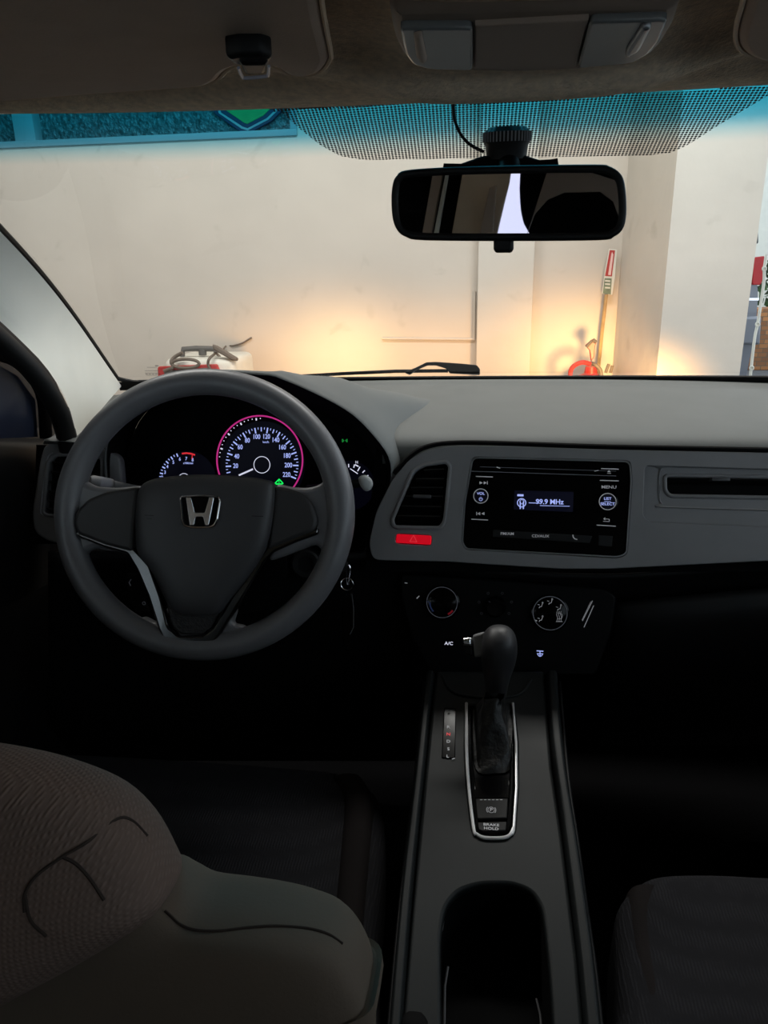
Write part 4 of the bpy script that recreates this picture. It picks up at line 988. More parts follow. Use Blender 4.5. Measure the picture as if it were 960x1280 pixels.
hr_out = [(216, 1107), (208, 1081), (182, 1035), (140, 995), (78, 967), (0, 946), (-90, 935), (-200, 945), (-290, 985), (-320, 1060), (-310, 1180), (-240, 1260), (-120, 1270), (0, 1243), (52, 1217), (130, 1175), (198, 1133)]
pillow('headrest', HR, hr_out, .12, M_['headfab'], ds, back=.55, p=3.2, rings=14, sub=4)
ho = [o for o in C.objects if o.name.startswith('headrest')][0]
mb = MB()
for line in ([(31, 1140), (31, 1118), (45, 1095), (78, 1071), (110, 1052), (146, 1024), (165, 1026), (184, 1045)], [(78, 1071), (95, 1080), (112, 1098), (130, 1125)], [(31, 1118), (38, 1150), (58, 1170)]):
    pp = []
    for x, y in line:
        p_, n_ = surf(ho, x, y, .0001); pp.append(p_)
    mb.tube(catmull(pp, 5), .0009, 6)
mb.build('headrest_seam', M_['seamfab'], ds)
mb = MB(); 
for x in (-.33, -.22): mb.tube([Vector((x, .31, .84)), Vector((x, .31, .95))], .006, 10)
mb.build('headrest_post', M_['satin'], ds)
ps = empty('car_seat', (.42, .3, .34), 'black fabric front passenger seat right of the centre console', 'car seat')
CU2 = Plane(Vector((.4, .4, .50)), Vector((0, -.10, 1)))
c2 = [(766, 1300), (764, 1200), (768, 1160), (788, 1135), (815, 1122), (880, 1120), (960, 1124), (1100, 1130), (1260, 1150), (1330, 1230), (1400, 1420), (770, 1420)]
pillow('cushion', CU2, c2, .16, M_['seatfab'], ps, back=.7, p=6, rings=14, sub=4)
rows = []
for s_, hh in ((-1, -.04), (-.7, .012), (0, .024), (.7, .016), (1, -.02)):
    rows.append([CU2.pt(*CU2.loc(x+s_*26, y), .022+hh) for x, y in ((800, 1140), (796, 1170), (800, 1220), (812, 1290), (830, 1420))])
loft(rows, 'side_bolster', M_['seatside'], ps, cols=24, smooth_rows=4)
mb = MB(); mb.box((.45, -.18, .80), (.24, .06, .34), Matrix.Rotation(.25, 3, 'X'), .05); mb.build('backrest', M_['seatfab'], ps)
rb = empty('rear_bench', (XC, -1.1, .34), 'dark rear bench seat at the back of the cabin', 'car seat')
mb = MB(); mb.box((XC, -1.0, .48), (.62, .26, .12), None, .05); mb.build('cushion', M_['seatfab'], rb)
mb = MB(); mb.box((XC, -1.32, .82), (.62, .07, .30), Matrix.Rotation(.2, 3, 'X'), .05); mb.build('backrest', M_['seatfab'], rb)

# ================================================================== MIRROR
mn = Vector((-.10, -1, -.045)).normalized()
MR = Plane(P(637, 255, .70), mn)
mv = empty('rearview_mirror', P(635, 200, .72), 'black-framed rectangular rear-view mirror hanging from the windscreen', 'mirror')
mo = [(494, 228), (498, 221), (506, 216), (550, 212.5), (640, 210), (745, 209), (762, 211), (774, 219), (779, 232), (781, 262), (778, 284), (768, 294), (750, 298), (640, 299), (530, 298), (508, 294), (498, 286), (493, 270), (492, 245)]
pillow('housing', MR.off(-.004), mo, .04, M_['black'], mv, back=.85, p=4, rings=8, sub=4)
mi = [(499, 231), (503, 224), (511, 221), (640, 215), (745, 214), (762, 217), (772, 226), (775, 240), (776, 262), (772, 282), (762, 290), (745, 293), (640, 295), (530, 294), (511, 290), (502, 282), (498, 268), (497, 245)]
mo_s = [MR.loc(*p) for p in mo]
mb = MB(); q = smooth2([MR.loc(*p) for p in mo], 4); cxm = sum(a for a, b in q)/len(q); cym = sum(b for a, b in q)/len(q)
mb.tube([MR.pt(cxm+(a-cxm)*.978, cym+(b-cym)*.94, .003) for a, b in q], .0034, 10, closed=True); mb.build('frame', M_['black'], mv)
gmir = mat('mirror_silver', (205, 208, 212), .01, metal=1)
plate('mirror_glass', MR, [smooth2([MR.loc(*p) for p in mi], 4)], .002, 0, gmir, mv, top=.0042, local=True)
plate('dimming_tab', MR, [[(617, 297), (642, 297), (642, 312), (639, 316), (620, 316), (617, 312)]], .010, .003, M_['black'], mv, top=.004, r=.002)
# the rear of the cabin, which the mirror shows
def refl(px, py, Y):
    d = ray(px, py).normalized(); t = (MR.o-CAM).dot(MR.n)/d.dot(MR.n); q = CAM+d*t; r = d-MR.n*2*d.dot(MR.n); return q+r*((Y-q.y)/r.y)
def rear(name, Y, outer, holes, m, thick=.02):
    pl = Plane(Vector((XC, Y, 1.2)), Vector((0, 1, 0)), Vector((-1, 0, 0)))
    def lc(p):
        q = refl(*p, Y)-pl.o; return (q.dot(pl.u), q.dot(pl.v))
    polys = [[lc(p) for p in outer]]+[list(reversed(smooth2([lc(p) for p in h], 3))) for h in holes]
    me = curve_mesh(polys, thick, .002); me.transform(pl.mat() @ Matrix.Translation((0, 0, -thick/2))); return struct(link(name, me, m))
W_ = [(640, 205), (650, 205), (649.5, 235), (651, 262), (655, 280), (662, 300), (618, 300), (625, 275), (632, 245)]
rear('wall_tailgate', -1.62, [(380, 130), (960, 130), (960, 330), (380, 330)], [W_], M_['carpet'])
tg = bpy.data.materials.new('tinted_rear_glass'); tg.use_nodes = True; nt = tg.node_tree; nt.nodes.clear()
out = nt.nodes.new('ShaderNodeOutputMaterial'); tr = nt.nodes.new('ShaderNodeBsdfTransparent'); tr.inputs['Color'].default_value = (.80, .76, .82, 1)
nt.links.new(tr.outputs[0], out.inputs['Surface'])
rear('window_6', -1.63, [(600, 200), (680, 200), (680, 310), (600, 310)], [], tg, thick=.004)
rear('trim_18', -1.49, [(561.5, 195), (564.5, 195), (546, 300), (541, 300)], [], M_['offwhite'])
rear('trim_11', -1.52, [(583, 190), (642, 190), (636, 230), (628, 262), (617, 310), (562, 310)], [], M_['trim'])
rear('trim_12', -1.50, [(546, 190), (559, 190), (536, 310), (525, 310)], [], M_['ohead'])
rear('trim_13', -1.48, [(612, 235), (620, 232), (616, 290), (600, 292), (606, 262)], [], M_['visor'])
rear('trim_14', -1.56, [(684, 214), (720, 210), (770, 226), (785, 250), (785, 300), (778, 285), (766, 252), (750, 240), (705, 241), (684, 250), (668, 268), (659, 292)], [], M_['ohead'])
# wing-shaped mount cover and stem
MC = Plane(P(628, 205, .735), Vector((0, -1, .1)))
plate('mount_cover', MC, [[(551, 213), (575, 203), (600, 194), (625, 190), (650, 190), (672, 197), (690, 202), (701, 206), (690, 208), (660, 210), (640, 214), (600, 214)]], .03, .006, M_['hole'], mv, r=.002)
mb = MB(); mb.tube([P(636, 205, .735), P(636, 235, .715)], .010, 14); mb.build('stem', M_['black'], mv)
gp, gn = on_glass(634, 165, .004)
cm = empty('windscreen_camera', gp, 'black cylindrical device with thin cable stuck high on the windscreen', 'camera')
cA = P(634, 165, .745); axc = Vector((0, .10, -1)).normalized()
mb = MB(); mb.lathe(cA, axc, Vector((1, 0, 0)), [(0, -.004), (.016, -.004), (.0205, 0), (.021, .004), (.021, .008), (.0190, .011), (.0180, .022), (0, .022)], 36); mb.build('body', M_['black'], cm)
mb = MB()
for k in range(40):
    a_ = 2*math.pi*k/40; mb.box(cA+axc*.004+Vector((math.cos(a_)*.0212, 0, 0))+axc.cross(Vector((1, 0, 0)))*math.sin(a_)*.0212, (.0006, .0006, .004), None, 0)
mb.build('knurled_ring', M_['dark'], cm)
mb = MB(); mb.tube(catmull([P(566, 122, .70), P(567, 140, .715), P(569, 152, .725), P(576, 168, .735), (P(588, 181, .74)), P(605, 190, .74)], 6), .0014, 8); mb.build('cable', M_['rubber'], cm)

# ================================================================== VISORS, ROOF CONSOLE
VZ = Plane(Vector((0, .5, 1.366)), Vector((0, -.02, -1)))
def visor(outline, label, f=lambda v: v):
    v = empty('sun_visor', (0, .4, 1.37), label, 'sun visor')
    return v
v1 = visor(None, 'dark brown driver-side sun visor folded flat against the headliner')
vo = [(413, 55), (412, 66), (402, 79), (380, 85.5), (358, 83), (343, 74), (330, 71), (300, 71), (285, 77), (272, 90), (250, 98), (200, 102), (100, 109), (0, 118), (-150, 132), (-290, 140), (-340, 120), (-360, 60), (-420, -160), (-300, -240), (0, -240), (300, -240), (370, -180), (396, -60), (403, 0)]
VN = VZ
def visor_mesh(vo, parent):
    q = [VN.loc(*p) for p in vo]; q = smooth2(q, 5)
    me = curve_mesh([q], .016, .0065); me.transform(VN.mat() @ Matrix.Translation((0, 0, -.002))); return link('visor_board', me, M_['visor'], parent)
visor_mesh(vo, v1)
mb = MB(); q = smooth2([VN.loc(*p) for p in vo], 5); mb.tube([VN.pt(a, b, .0035) for a, b in q], .0014, 6, closed=True); mb.build('highlit_edge_piping', M_['edge_highlight'], v1)
v2 = visor(None, 'brown passenger-side sun visor, its rounded corner beside the roof console')
cxx = XC+.012
vr = [(921, 40), (922, 20), (930, -10), (950, -100), (1000, -240), (1500, -240), (1700, -160), (1650, 100), (1500, 110), (1200, 85), (1050, 72), (975, 68), (948, 64), (928, 54)]
visor_mesh(vr, v2)
mb = MB(); q = smooth2([VN.loc(*p) for p in vr], 5); mb.tube([VN.pt(a, b, .0035) for a, b in q], .0014, 6, closed=True); mb.build('highlit_edge_piping', M_['edge_highlight'], v2)
vc = empty('visor_clip', VZ.hit(313, 80), 'small dark plastic visor clip in the notch of the driver-side visor', 'visor clip')
VC = VZ.off(.016)
plate('clip_body', VC, [[(282, 73), (300, 70), (328, 70), (341, 74), (338, 80), (332, 83), (298, 83), (288, 79)]], .012, .003, M_['black'], vc, r=.002)
plate('clip_hook', VC.off(.002), [[(298, 80), (336, 80), (333, 93), (305, 94)]], .012, .003, M_['black'], vc, r=.002)
mb = MB(); mb.tube(catmull([VC.pt(*VC.loc(x, y), .001) for x, y in ((298, 82), (302, 92), (306, 95), (331, 93), (335, 90), (336, 80))], 4), .0009, 6); mb.build('clip_edge', M_['dim'], vc)
oc = empty('roof_console', VZ.hit(668, 45), 'brown roof console with two map lamps above the mirror', 'roof console')
OC = Plane(PZ(668, 50, 1.362), Vector((0, -.10, -1)))
oo = [(484, 15), (490, 45), (500, 68), (520, 82), (560, 88), (640, 91), (720, 88), (790, 80), (822, 62), (842, 35), (853, 5), (862, -40), (850, -75), (480, -60), (476, -30)]
op = [(498, 28), (503, 58), (512, 74), (530, 82), (592, 85), (660, 85), (722, 81), (790, 76), (812, 65), (826, 45), (836, 17), (660, 22)]
plate('bezel', OC, [[OC.loc(*p) for p in [(486, 12), (492, 50), (503, 74), (522, 86), (560, 90), (640, 93), (720, 90), (795, 82), (822, 66), (842, 35), (852, 5), (660, 8)]]], .014, .006, M_['ohead'], oc, top=.000, local=True, r=.006)
O2 = OC.off(.001)
plate('centre_lid', O2, [[(594, 28), (736, 20), (720, 79), (660, 82), (593, 82)]], .006, .0012, M_['ohead'], oc, top=.002)
ll = plate('map_lamp', O2, [[(500, 28), (591, 28), (591, 82), (535, 80), (516, 74), (507, 62)]], .006, .0015, M_['lens'], oc, top=.003, r=.004)
lr = plate('map_lamp', O2, [[(738, 20), (835, 17), (824, 45), (810, 62), (790, 73), (722, 79)]], .006, .0015, M_['lens'], oc, top=.003, r=.004)
O3 = O2.off(.003)
plate('lamp_switch', O3, [[(517, 40), (527, 38), (534, 72), (526, 74), (520, 66)]], .005, .002, M_['ohead'], ll, top=.003, r=.002)
plate('lamp_switch', O3, [[(803, 28), (815, 28), (800, 58), (784, 66), (782, 62)]], .005, .002, M_['satin'], lr, top=.003, r=.003)
# ================================================================== OUTSIDE THE WINDSCREEN
wp = empty('windscreen_wiper', P(560, 462, 1.50), 'black windscreen wiper parked at the foot of the glass', 'wiper')
WP = Plane(P(560, 460, 1.47), Vector((0, -1, .35)))
plate('wiper_arm', WP, [[(505, 465), (520, 459), (533, 452.5), (545, 452), (575, 454), (596, 456), (600, 461), (600, 468), (562, 466), (558, 460), (545, 456), (534, 456), (520, 462), (512, 468)]], .01, .002, M_['rubber'], wp, r=.003)
mb = MB(); mb.tube([P(372, 470.5, 1.455), P(430, 467, 1.47), P(495, 464, 1.48), P(560, 463.5, 1.48)], .0035, 8); mb.build('wiper_blade', M_['rubber'], wp)
# bonnet
rows = []
for y, z in ((1.44, .99), (1.7, .975), (2.1, .93), (2.4, .86), (2.5, .78), (2.52, .70)):
    rows.append([Vector((XC+t*.74, y-.06*t*t, z-.07*abs(t)**3)) for t in (-1, -.75, -.4, 0, .4, .75, 1)])
bn = loft(rows, 'car_bonnet', M_['bonnet'], cols=30, smooth_rows=4, thick=.004)
tag(bn, 'unseen car bonnet, made pale to bounce light, sloping forward in front of the windscreen', 'bonnet')
mb = MB(); mb.box((XC, 2.49, .42), (.74, .03, .10), None, .01); mb.build('bumper', M_['carpaint'], bn)
for s_ in (-1, 1):
    mb = MB(); mb.box((XC+s_*.83, 1.95, .58), (.04, .55, .28), None, .02); mb.build('wing', M_['carpaint'], bn)
# headlamp bulbs: the glow on the garage wall
WY = 3.6
for s_ in (-1, 1):
    for (nm, en_, sz, bl_, tz, col, fx_) in (('beam', 26, 26, 1.0, .84, (1, .80, .36), (1.5, 1)), ('spread', 42, 46, 1.0, .80, (1, .52, .16), (2.1, 1))):
        ld = bpy.data.lights.new('headlamp_'+nm, 'SPOT'); ld.energy = en_*(1.6 if s_ > 0 else 1.1); ld.color = col; ld.spot_size = math.radians(sz); ld.spot_blend = bl_; ld.shadow_soft_size = .10
        lo = bpy.data.objects.new('headlamp_'+nm, ld); C.objects.link(lo)
        src = Vector((XC+s_*.60, 2.56, .74)); tgt = Vector((XC+s_*.60+(-.15 if s_ > 0 else -.06), WY, tz)); lo.location = src; lo.scale = (fx_[0], fx_[1], 1)
        lo.rotation_euler = (tgt-src).to_track_quat('-Z', 'Y').to_euler()
# garage
xe = P(600, 325, WY).x
def px_x(px, Y, py=325): return P(px, py, Y).x
def slab(nm, x0, x1, y0, y1, z0, z1, m, bev=.006):
    mb = MB(); mb.box(((x0+x1)/2, (y0+y1)/2, (z0+z1)/2), ((x1-x0)/2, (y1-y0)/2, (z1-z0)/2), None, bev); return struct(mb.build(nm, m))
slab('ground', -12, 14, -6, 30, -.1, 0, M_['asphalt'], 0)
slab('floor_garage', -6, 1.4, -5, 3.6, -.09, .005, M_['concrete'], 0)
xR = px_x(945, 3.02)
# wall with a window opening high on the left
wz = P(100, 181, WY).z; wx1 = P(372, 175, WY).x
slab('wall_back', -6, px_x(800, WY), WY, WY+.2, 0, wz, M_['plaster'], 0)
slab('wall_back', wx1, px_x(800, WY), WY, WY+.2, wz, 3.0, M_['plaster'], 0)
slab('wall_back', -6, wx1, WY, WY+.2, wz+.75, 3.0, M_['plaster'], 0)
slab('wall_pilaster', px_x(597.5, WY-.05), px_x(668, WY-.05), WY-.05, WY+.02, 0, 3.0, M_['plaster2'], .004)
# chunky column on the right with a slanted side face
mb = MB(); a, b = px_x(776, WY), px_x(834, 3.02)
base = [(a, WY+.1), (a, WY), (b, 3.02), (px_x(943, 3.02), 3.02), (px_x(943, 3.02)+.02, WY+.2)]
vs = [Vector((x, y, 0)) for x, y in base]+[Vector((x, y, 3.0)) for x, y in base]
mb.add(vs, [tuple(range(5)), tuple(range(9, 4, -1))]+[(i, (i+1) % 5, 5+(i+1) % 5, 5+i) for i in range(5)]); struct(mb.build('wall_column', M_['plaster2'], smooth=False))
slab('ceiling_garage', -6, 2.6, -5, 3.9, 3.0, 3.15, M_['plaster'], 0)
slab('wall_side', -5.7, -5.5, -5, 3.7, 0, 3.0, M_['plaster'], 0)
# high window: dark rippled panes in a frame
pane = mat('rippled_window_pane', (70, 92, 92), .25, spec=.6, bump=(38, 1.0, .02), mottled=(60, .55))
mb = MB(); mb.box(((-5.5+wx1)/2, WY+.07, wz+.37), ((wx1+5.5)/2, .01, .38)); struct(mb.build('window_5', pane))
wf = mat('window_frame_paint', (150, 160, 160), .5, bump=(60, .1, .001))
mb = MB(); xm = P(30, 160, WY).x
mb.box(((-5.5+wx1)/2, WY+.03, wz+.012), ((wx1+5.5)/2, .04, .014), None, .003); mb.box((wx1-.015, WY+.03, wz+.39), (.016, .037, .365), None, .003); mb.box((xm, WY+.03, wz+.37), (.05, .035, .37), None, .003)
struct(mb.build('trim_9', wf))
# shield sticker on the pane
SH = Plane(P(308, 150, WY+.05), Vector((0, -1, 0)))
sh = empty('shield_sign', SH.hit(308, 166), 'green shield sign with navy border in the high garage window', 'sign')
shp = [(262, 112), (308, 106), (354, 112), (352, 140), (340, 152), (310, 168), (300, 165), (268, 142)]
plate('border', SH, [shp], .012, .003, M_['navy'], sh, top=.006)
plate('rim_line', SH, [[(266, 113), (308, 107), (350, 113), (347, 139), (336, 150), (310, 163.5), (302, 161), (274, 142)]], .004, .001, wf, sh, top=.0075)
plate('field_edge', SH, [[(269, 114), (308, 109), (347, 114), (344, 138), (334, 148), (310, 160.5), (304, 158.5), (277, 141)]], .004, .001, M_['navy'], sh, top=.009)
plate('field', SH, [[(275, 116), (308, 111), (341, 116), (338, 137), (330, 145), (310, 155.5), (306, 154), (284, 139)]], .004, .001, M_['shieldg'], sh, top=.011)
# shallow conduit on the wall
WL = Plane(Vector((0, WY, 1)), Vector((0, -1, 0)))
mb = MB(); mb.tube([WL.hit(x, y)+Vector((0, -.006, 0)) for x, y in ((478, 423), (540, 423.5), (592, 424))], .006, 8); mb.tube([WL.hit(x, y)+Vector((0, -.006, 0)) for x, y in ((592.5, 425), (592.8, 390), (593, 364))], .006, 8)
tag(mb.build('wall_conduit', M_['plaster']), 'thin painted conduit running along the garage wall left of the pilaster', 'conduit')
# crack lines low on the wall
# machine with cables at the left
mc = empty('battery_charger', P(240, 470, 3.2)-Vector((0, 0, .3)), 'red and white wheeled charger box with coiled cables against the wall', 'charger')
y0 = 3.1
mb = MB(); a = P(202, 462, y0); b = P(292, 462, y0)
cxm_, w_ = (a.x+b.x)/2, (b.x-a.x)/2; zt = P(240, 446, y0+.1).z
mb.box((cxm_, y0+.17, zt-.20), (w_, .15, .20), None, .03); mb.build('case', M_['offwhite'], mc)
mb = MB(); FPc = Plane(Vector((cxm_, y0+.015, zt)), Vector((0, -1, 0)))
plate('front_band', FPc, [[(198, 458), (272, 455), (274, 462), (296, 478), (290, 500), (200, 500)]], .02, .004, M_['red'], mc, top=.012, r=.01)
plate('front_panel', FPc, [[(207, 463), (262, 459), (264, 498), (208, 498)]], .02, .003, M_['greypl'], mc, top=.018, r=.01)
mb = MB(); q = [P(228, 446, y0+.1), P(229, 436.5, y0+.1), P(245, 435.5, y0+.1), P(268, 436, y0+.1), P(270, 442, y0+.1)]; mb.tube(q, .012, 10); mb.build('handle', M_['greypl'], mc)
mb = MB(); mb.tube([P(253, 436, y0+.1), P(253.5, 444, y0+.1)], .018, 10); mb.build('handle_clip', M_['greypl'], mc)
mb = MB(); loop = [P(232+17*math.cos(t), 454.5+5.6*math.sin(t), y0-.02) for t in [2*math.pi*k/20 for k in range(20)]]; mb.tube(loop, .007, 8, closed=True)
mb.tube(catmull([P(228, 441, y0), P(219, 446, y0), P(214, 452, y0-.01), P(216, 459, y0-.02), P(205, 464, y0-.02)], 5), .008, 8); mb.build('cable', M_['cable'], mc)
mb = MB(); mb.tube(catmull([P(270, 441, y0+.05), P(262, 448, y0), P(260, 455, y0), P(263, 462, y0)], 5), .006, 8); mb.tube(catmull([P(270, 441, y0+.1), P(280, 452, y0+.1), P(286, 462, y0+.1)], 5), .006, 8); mb.build('lead', M_['cable'], mc)
for s_ in (-1, 1):
    mb = MB(); mb.lathe(Vector((cxm_+s_*(w_-.02), y0+.17, .12)), Vector((1, 0, 0)), Vector((0, 0, 1)), [(.115, -.03), (.12, -.02), (.12, .02), (.115, .03)], 28); mb.build('wheel', M_['rubber'], mc)
mb = MB()
for sx_ in (-1, 1):
    for sy_ in (-1, 1): mb.tube([Vector((cxm_+sx_*(w_-.05), y0+.17+sy_*.1, .06)), Vector((cxm_+sx_*(w_-.05), y0+.17+sy_*.1, zt-.35))], .012, 8)
mb.box((cxm_, y0+.17, .2), (w_-.03, .13, .012), None, .003); mb.build('trolley_frame', M_['greypl'], mc)
cl_ = Plane(P(280, 442, y0+.02), Vector((0, -1, .2)))
bk_ = plate('cable_clamp', cl_, [[(265, 430), (269, 431), (296, 447), (295, 451), (289, 450), (266, 437)]], .03, .006, M_['cable'], None, r=.006); tag(bk_, 'brownish slanted clamp bar lying on the charger top', 'clamp')
mb = MB(); mb.tube(catmull([P(276, 447, y0+.30)]+[WL.hit(x, y)+Vector((0, -.006, 0)) for x, y in ((282, 433), (292, 432), (303, 429), (310, 425), (315, 422))], 5), .004, 6); tag(mb.build('loose_wire', M_['cable']), 'thin stiff wire curling out beside the charger against the wall', 'wire')
# extinguisher post with sign
sg = empty('extinguisher_sign', P(745, 470, 3.56)-Vector((0, 0, .7)), 'red and white fire extinguisher sign plate on a thin slanted stick', 'sign')
SG = Plane(P(760, 350, 3.56), Vector((0, -1, 0)))
plate('sign_board', SG, [[(761.5, 311), (771.5, 312), (769, 346), (765.5, 369), (752.5, 367), (756, 340)]], .008, .002, M_['offwhite'], sg)
plate('red_field', SG, [[(762.2, 312.5), (768.8, 313), (764.8, 345.5), (756.2, 345)]], .003, 0, M_['red'], sg, top=.0015)
pale = mat('sign_pale_pink', (232, 190, 182), .5, bump=(50, .05, .0005))
plate('bottle_symbol', SG, [[(764, 318), (765, 315), (766.6, 318), (763.3, 344), (760, 343.5)]], .003, 0, pale, sg, top=.003)
plate('lower_label', SG, [[(755.8, 347.5), (764.6, 348), (763.4, 368), (753.5, 366.5)]], .003, 0, M_['signgreen'], sg, top=.0015)
mb = MB(); 
for yy in (351, 355, 359.5): bar(mb, SG.off(.0016), [(756.5, yy), (762.5, yy+.4)], .006, .001)
mb.build('label_print', M_['offwhite'], sg, smooth=False)
mb = MB(); mb.tube([P(758, 368, 3.55), P(753, 410, 3.55), P(747, 470, 3.55), P(742, 505, 3.55)-Vector((0, 0, .0))], .008, 8)
pb_ = P(742, 505, 3.55); mb.tube([pb_, Vector((pb_.x-.03, pb_.y, 0))], .008, 8); mb.build('stick', M_['wood'], sg)
fe = empty('fire_extinguisher', Vector((P(737, 460, 3.46).x, 3.46, 0)), 'red fire extinguisher with hose standing by the wall under the sign', 'fire extinguisher')
ez = P(737, 462, 3.46).z; ex = P(737, 462, 3.46).x
mb = MB(); mb.lathe(Vector((ex, 3.42, .02)), Vector((0, 0, 1)), Vector((1, 0, 0)), [(.085, 0), (.09, .02), (.09, ez-.10), (.07, ez-.05), (.03, ez-.03), (.025, ez+.0), (0, ez+.0)], 30); mb.build('cylinder_body', M_['red'], fe)
EP = Plane(Vector((ex, 3.42, ez)), Vector((0, -1, 0)))
plate('lever_handle', EP, [[(732, 432), (741, 424), (746, 427), (744, 433), (743, 446), (739, 452), (737, 438), (733, 434)]], .02, .003, M_['red'], fe, r=.003)
mb = MB(); mb.tube([P(740, 426, 3.40), P(733, 434, 3.40)], .007, 8); mb.tube([P(741, 424.5, 3.40), P(745, 428, 3.40)], .008, 8); mb.build('grip', M_['cable'], fe)
mb = MB(); mb.tube(catmull([P(738, 455, 3.37), P(728, 453, 3.36), P(718, 457, 3.36), P(713, 465, 3.36), P(714, 480, 3.36), P(722, 498, 3.36)], 6), .010, 8); mb.build('hose', M_['red'], fe)
mb = MB(); mb.tube(catmull([P(738, 454, 3.40), P(744, 456, 3.37), P(750, 462, 3.37), P(752, 472, 3.37)], 5), .009, 8); mb.tube([P(757, 466, 3.35), P(761, 455, 3.35)], .007, 8); mb.tube([P(763, 466, 3.35), P(765.5, 457, 3.35)], .007, 8); mb.build('nozzle_tube', M_['cable'], fe)
# ------------------------------------------------------------------ street side, right of the column
vn = empty('parked_car', (2.6, 7.2, 0), 'grey parked car with red tail light, half hidden behind the garage column', 'car')
CY = 6.5
cpl = Plane(Vector((2.3, CY, 1)), Vector((0, -1, 0)))
xr = px_x(950, CY, 340)
# body shell
body = MB(); secs = []
for y in (CY, CY+.25, CY+1.2, CY+2.4, CY+3.6, CY+4.3):
    t = (y-CY)/4.3; hz1 = 1.62 if t < .75 else 1.1
    if t == 0: hz1 = 1.5
    row = []
    w = .88
    for (a_, z_) in ((-1, .3), (-1.02, .6), (-1.0, 1.0), (-.85, hz1-.1), (-.7, hz1), (0, hz1+.04), (.7, hz1), (.85, hz1-.1), (1.0, 1.0), (1.02, .6), (1, .3)): row.append(Vector((xr-w+a_*w, y, z_)))
    secs.append(row)
bo2 = loft(secs, 'body', M_['carpaint'], vn, cols=40, smooth_rows=3)
mb = MB(); mb.add(resample(catmull(secs[0], 6), 40), [tuple(range(40))]); mb.build('tailgate', M_['carpaint'], vn)
plate('rear_window', cpl, [[(860, 262), (945, 262), (946.5, 305), (860, 305)]], .02, .004, M_['tint'], vn, top=.03, r=.02)
plate('tail_light', cpl, [[(938, 322), (953, 320), (950.5, 350), (948, 356), (938, 356)]], .04, .006, M_['taillight'], vn, top=.05, r=.01)
plate('bumper', cpl, [[(860, 395), (948, 395), (946, 430), (860, 430)]], .08, .02, M_['carpaint'], vn, top=.08, r=.02)
mb = MB(); bar(mb, cpl.off(.06), [(900, 374), (948, 374)], .02, .004); mb.build('chrome_strip', M_['chrome'], vn, smooth=False)
for yy in (CY+.9, CY+3.4):
    for s_ in (-1, 1):
        mb = MB(); mb.lathe(Vector((xr-.88+s_*.80, yy, .32)), Vector((1, 0, 0)), Vector((0, 0, 1)), [(.18, -.1), (.31, -.1), (.32, -.08), (.32, .08), (.31, .1), (.18, .1), (0, .06)], 30); mb.build('wheel', M_['rubber'], vn)
# white downpipe like cable with hooks
mb = MB(); q = [P(958, 318, 4.2), P(955.5, 336, 4.2), P(955, 352, 4.2), P(951, 380, 4.2), P(947, 405, 4.2), P(943, 425, 4.2), P(938, 470, 4.2), P(934, 520, 4.2)]
mb.tube(catmull(q, 4), .008, 8)
for (x, y) in ((955.5, 336), (947, 405.5), (939.5, 460)): mb.tube([P(x+2.4*math.cos(t), y+2.4*math.sin(t), 4.19) for t in [2*math.pi*k/12 for k in range(12)]], .004, 6, closed=True)
e_ = P(934, 520, 4.2); mb.tube([e_, Vector((e_.x-.05, e_.y, 0))], .008, 8)
tag(mb.build('white_hose', M_['offwhite']), 'thin white hose hanging at the open side of the garage', 'hose')
# low brick wall and kerb
bm_ = bpy.data.materials.new('brick'); bm_.use_nodes = True; nt = bm_.node_tree; bs = nt.nodes['Principled BSDF']; bs.inputs['Roughness'].default_value = .9
br = nt.nodes.new('ShaderNodeTexBrick'); br.inputs['Scale'].default_value = 5; br.inputs['Color1'].default_value = (*lin((176, 118, 70)), 1); br.inputs['Color2'].default_value = (*lin((120, 78, 50)), 1); br.inputs['Mortar'].default_value = (*lin((96, 84, 68)), 1)
tcn = nt.nodes.new('ShaderNodeTexCoord'); mpn = nt.nodes.new('ShaderNodeMapping'); mpn.inputs['Rotation'].default_value = (math.pi/2, 0, 0)
nt.links.new(tcn.outputs['Object'], mpn.inputs[0]); nt.links.new(mpn.outputs[0], br.inputs[0]); nt.links.new(br.outputs['Color'], bs.inputs['Base Color'])
YB = 9.0
zb1, zb0 = P(955, 386, YB).z, P(955, 432, YB).z
mb = MB(); mb.box((xr+3.5, YB+.2, zb1/2), (3.3, .15, zb1/2), None, .01); tag(mb.build('brick_wall', bm_), 'low orange-brown brick wall beyond the parked car', 'garden wall')
slab('wall_kerb', xr+.2, 12, YB-1.1, YB-1.0, 0, .02, M_['yellow'], 0)
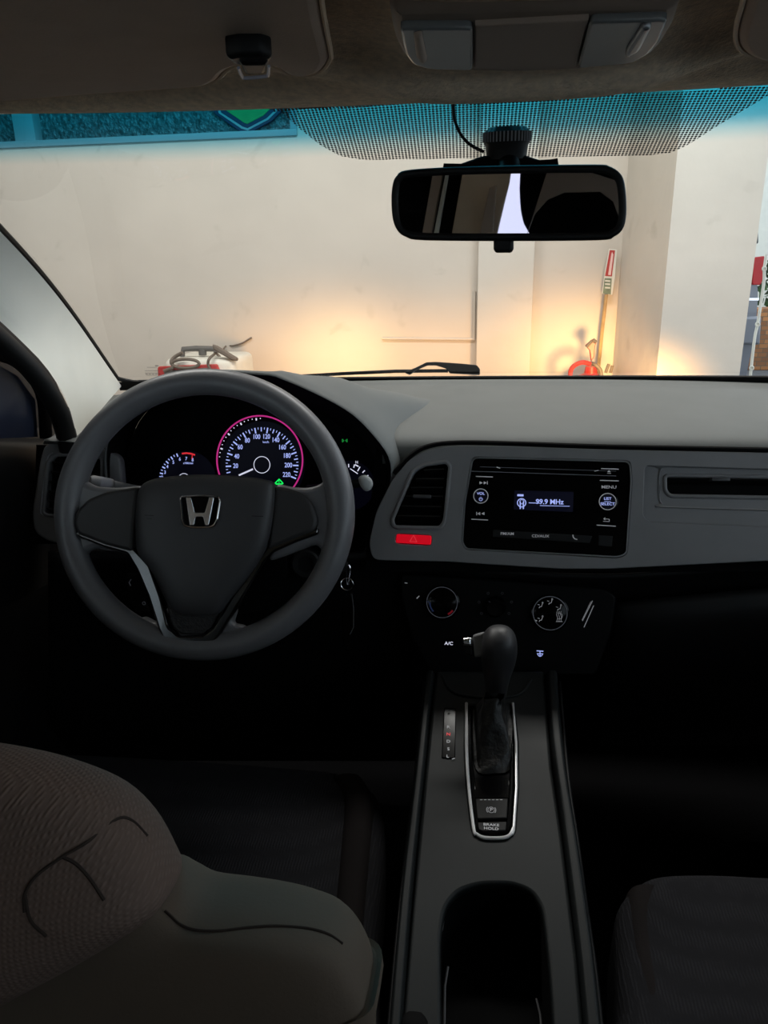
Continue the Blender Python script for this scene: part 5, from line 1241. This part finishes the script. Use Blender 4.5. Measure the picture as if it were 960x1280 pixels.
# hedge above the bricks
hm = mat('hedge_leaves', (60, 92, 48), .8, bump=(30, 1, .05), mottled=(14, .7))
mb = MB(); rnd = random.Random(5)
for i in range(1100):
    c = Vector((xr+.3+rnd.random()*5, YB+.48+rnd.random()*.5, (zb1+.55)*rnd.random())); s_ = .05+rnd.random()*.05
    d1_ = Vector((rnd.uniform(-1, 1), rnd.uniform(-1, 1), rnd.uniform(-1, 1))).normalized()*s_; d2_ = d1_.cross(Vector((rnd.uniform(-1, 1), rnd.uniform(-1, 1), rnd.uniform(-1, 1)))).normalized()*s_*.6
    mb.add([c-d1_, c+d2_, c+d1_, c-d2_], [(0, 1, 2, 3)])
hd = mb.build('hedge', hm, smooth=False); tag(hd, 'dark green leafy hedge above the brick wall', 'hedge'); hd['kind'] = 'stuff'
# house far behind
fh = empty('house', (xr+5, 16, 0), 'pale house beyond the hedge across the road', 'house')
mb = MB(); mb.box((xr+5, 16.5, 2.2), (5, 2.5, 2.2), None, .02); mb.build('wall', M_['offwhite'], fh)
for k in range(4):
    mb = MB(); mb.box((xr+1.2+k*2.4, 13.98, 2.6), (.6, .04, .5), None, .01); mb.build('window', M_['tint'], fh)
mb = MB(); mb.add([(xr-.4, 13.6, 4.4), (xr+10.4, 13.6, 4.4), (xr+10.4, 16.5, 6), (xr-.4, 16.5, 6), (xr-.4, 19.4, 4.4), (xr+10.4, 19.4, 4.4)], [(0, 1, 2, 3), (3, 2, 5, 4), (0, 3, 4), (1, 5, 2), (0, 4, 5, 1)]); mb.build('roof', M_['greypl'], fh, smooth=False)

# ================================================================== LIGHT
w = bpy.data.worlds.new('daylight'); S.world = w; w.use_nodes = True; nt = w.node_tree
bg = nt.nodes['Background']; bg.inputs['Strength'].default_value = 2.3; bg.inputs['Color'].default_value = (.80, .90, 1.0, 1)
def area(nm, loc, size, en_, col, tgt):
    ld = bpy.data.lights.new(nm, 'AREA'); ld.shape = 'RECTANGLE'; ld.size, ld.size_y = size; ld.energy = en_; ld.color = col
    o = bpy.data.objects.new(nm, ld); C.objects.link(o); o.location = loc; o.rotation_euler = (Vector(tgt)-Vector(loc)).to_track_quat('-Z', 'Y').to_euler(); return o
for x in (-1.3, .5):  # two unseen lamps, added to light the wall and the dashboard
    area('added_ceiling_light', (x, 2.1, 2.93), (1.2, .25), 37, (1, .97, .93), (x, 2.5, 0))
    t_ = empty('added_ceiling_lamp', (x, 2.1, 3.0), 'added out-of-view lamp under the garage ceiling, %s one' % ('left' if x < 0 else 'right'), 'added lamp')
    mb = MB(); mb.box((x, 2.1, 2.975), (.62, .14, .02), None, .005); mb.build('added_lamp_housing', M_['offwhite'], t_)
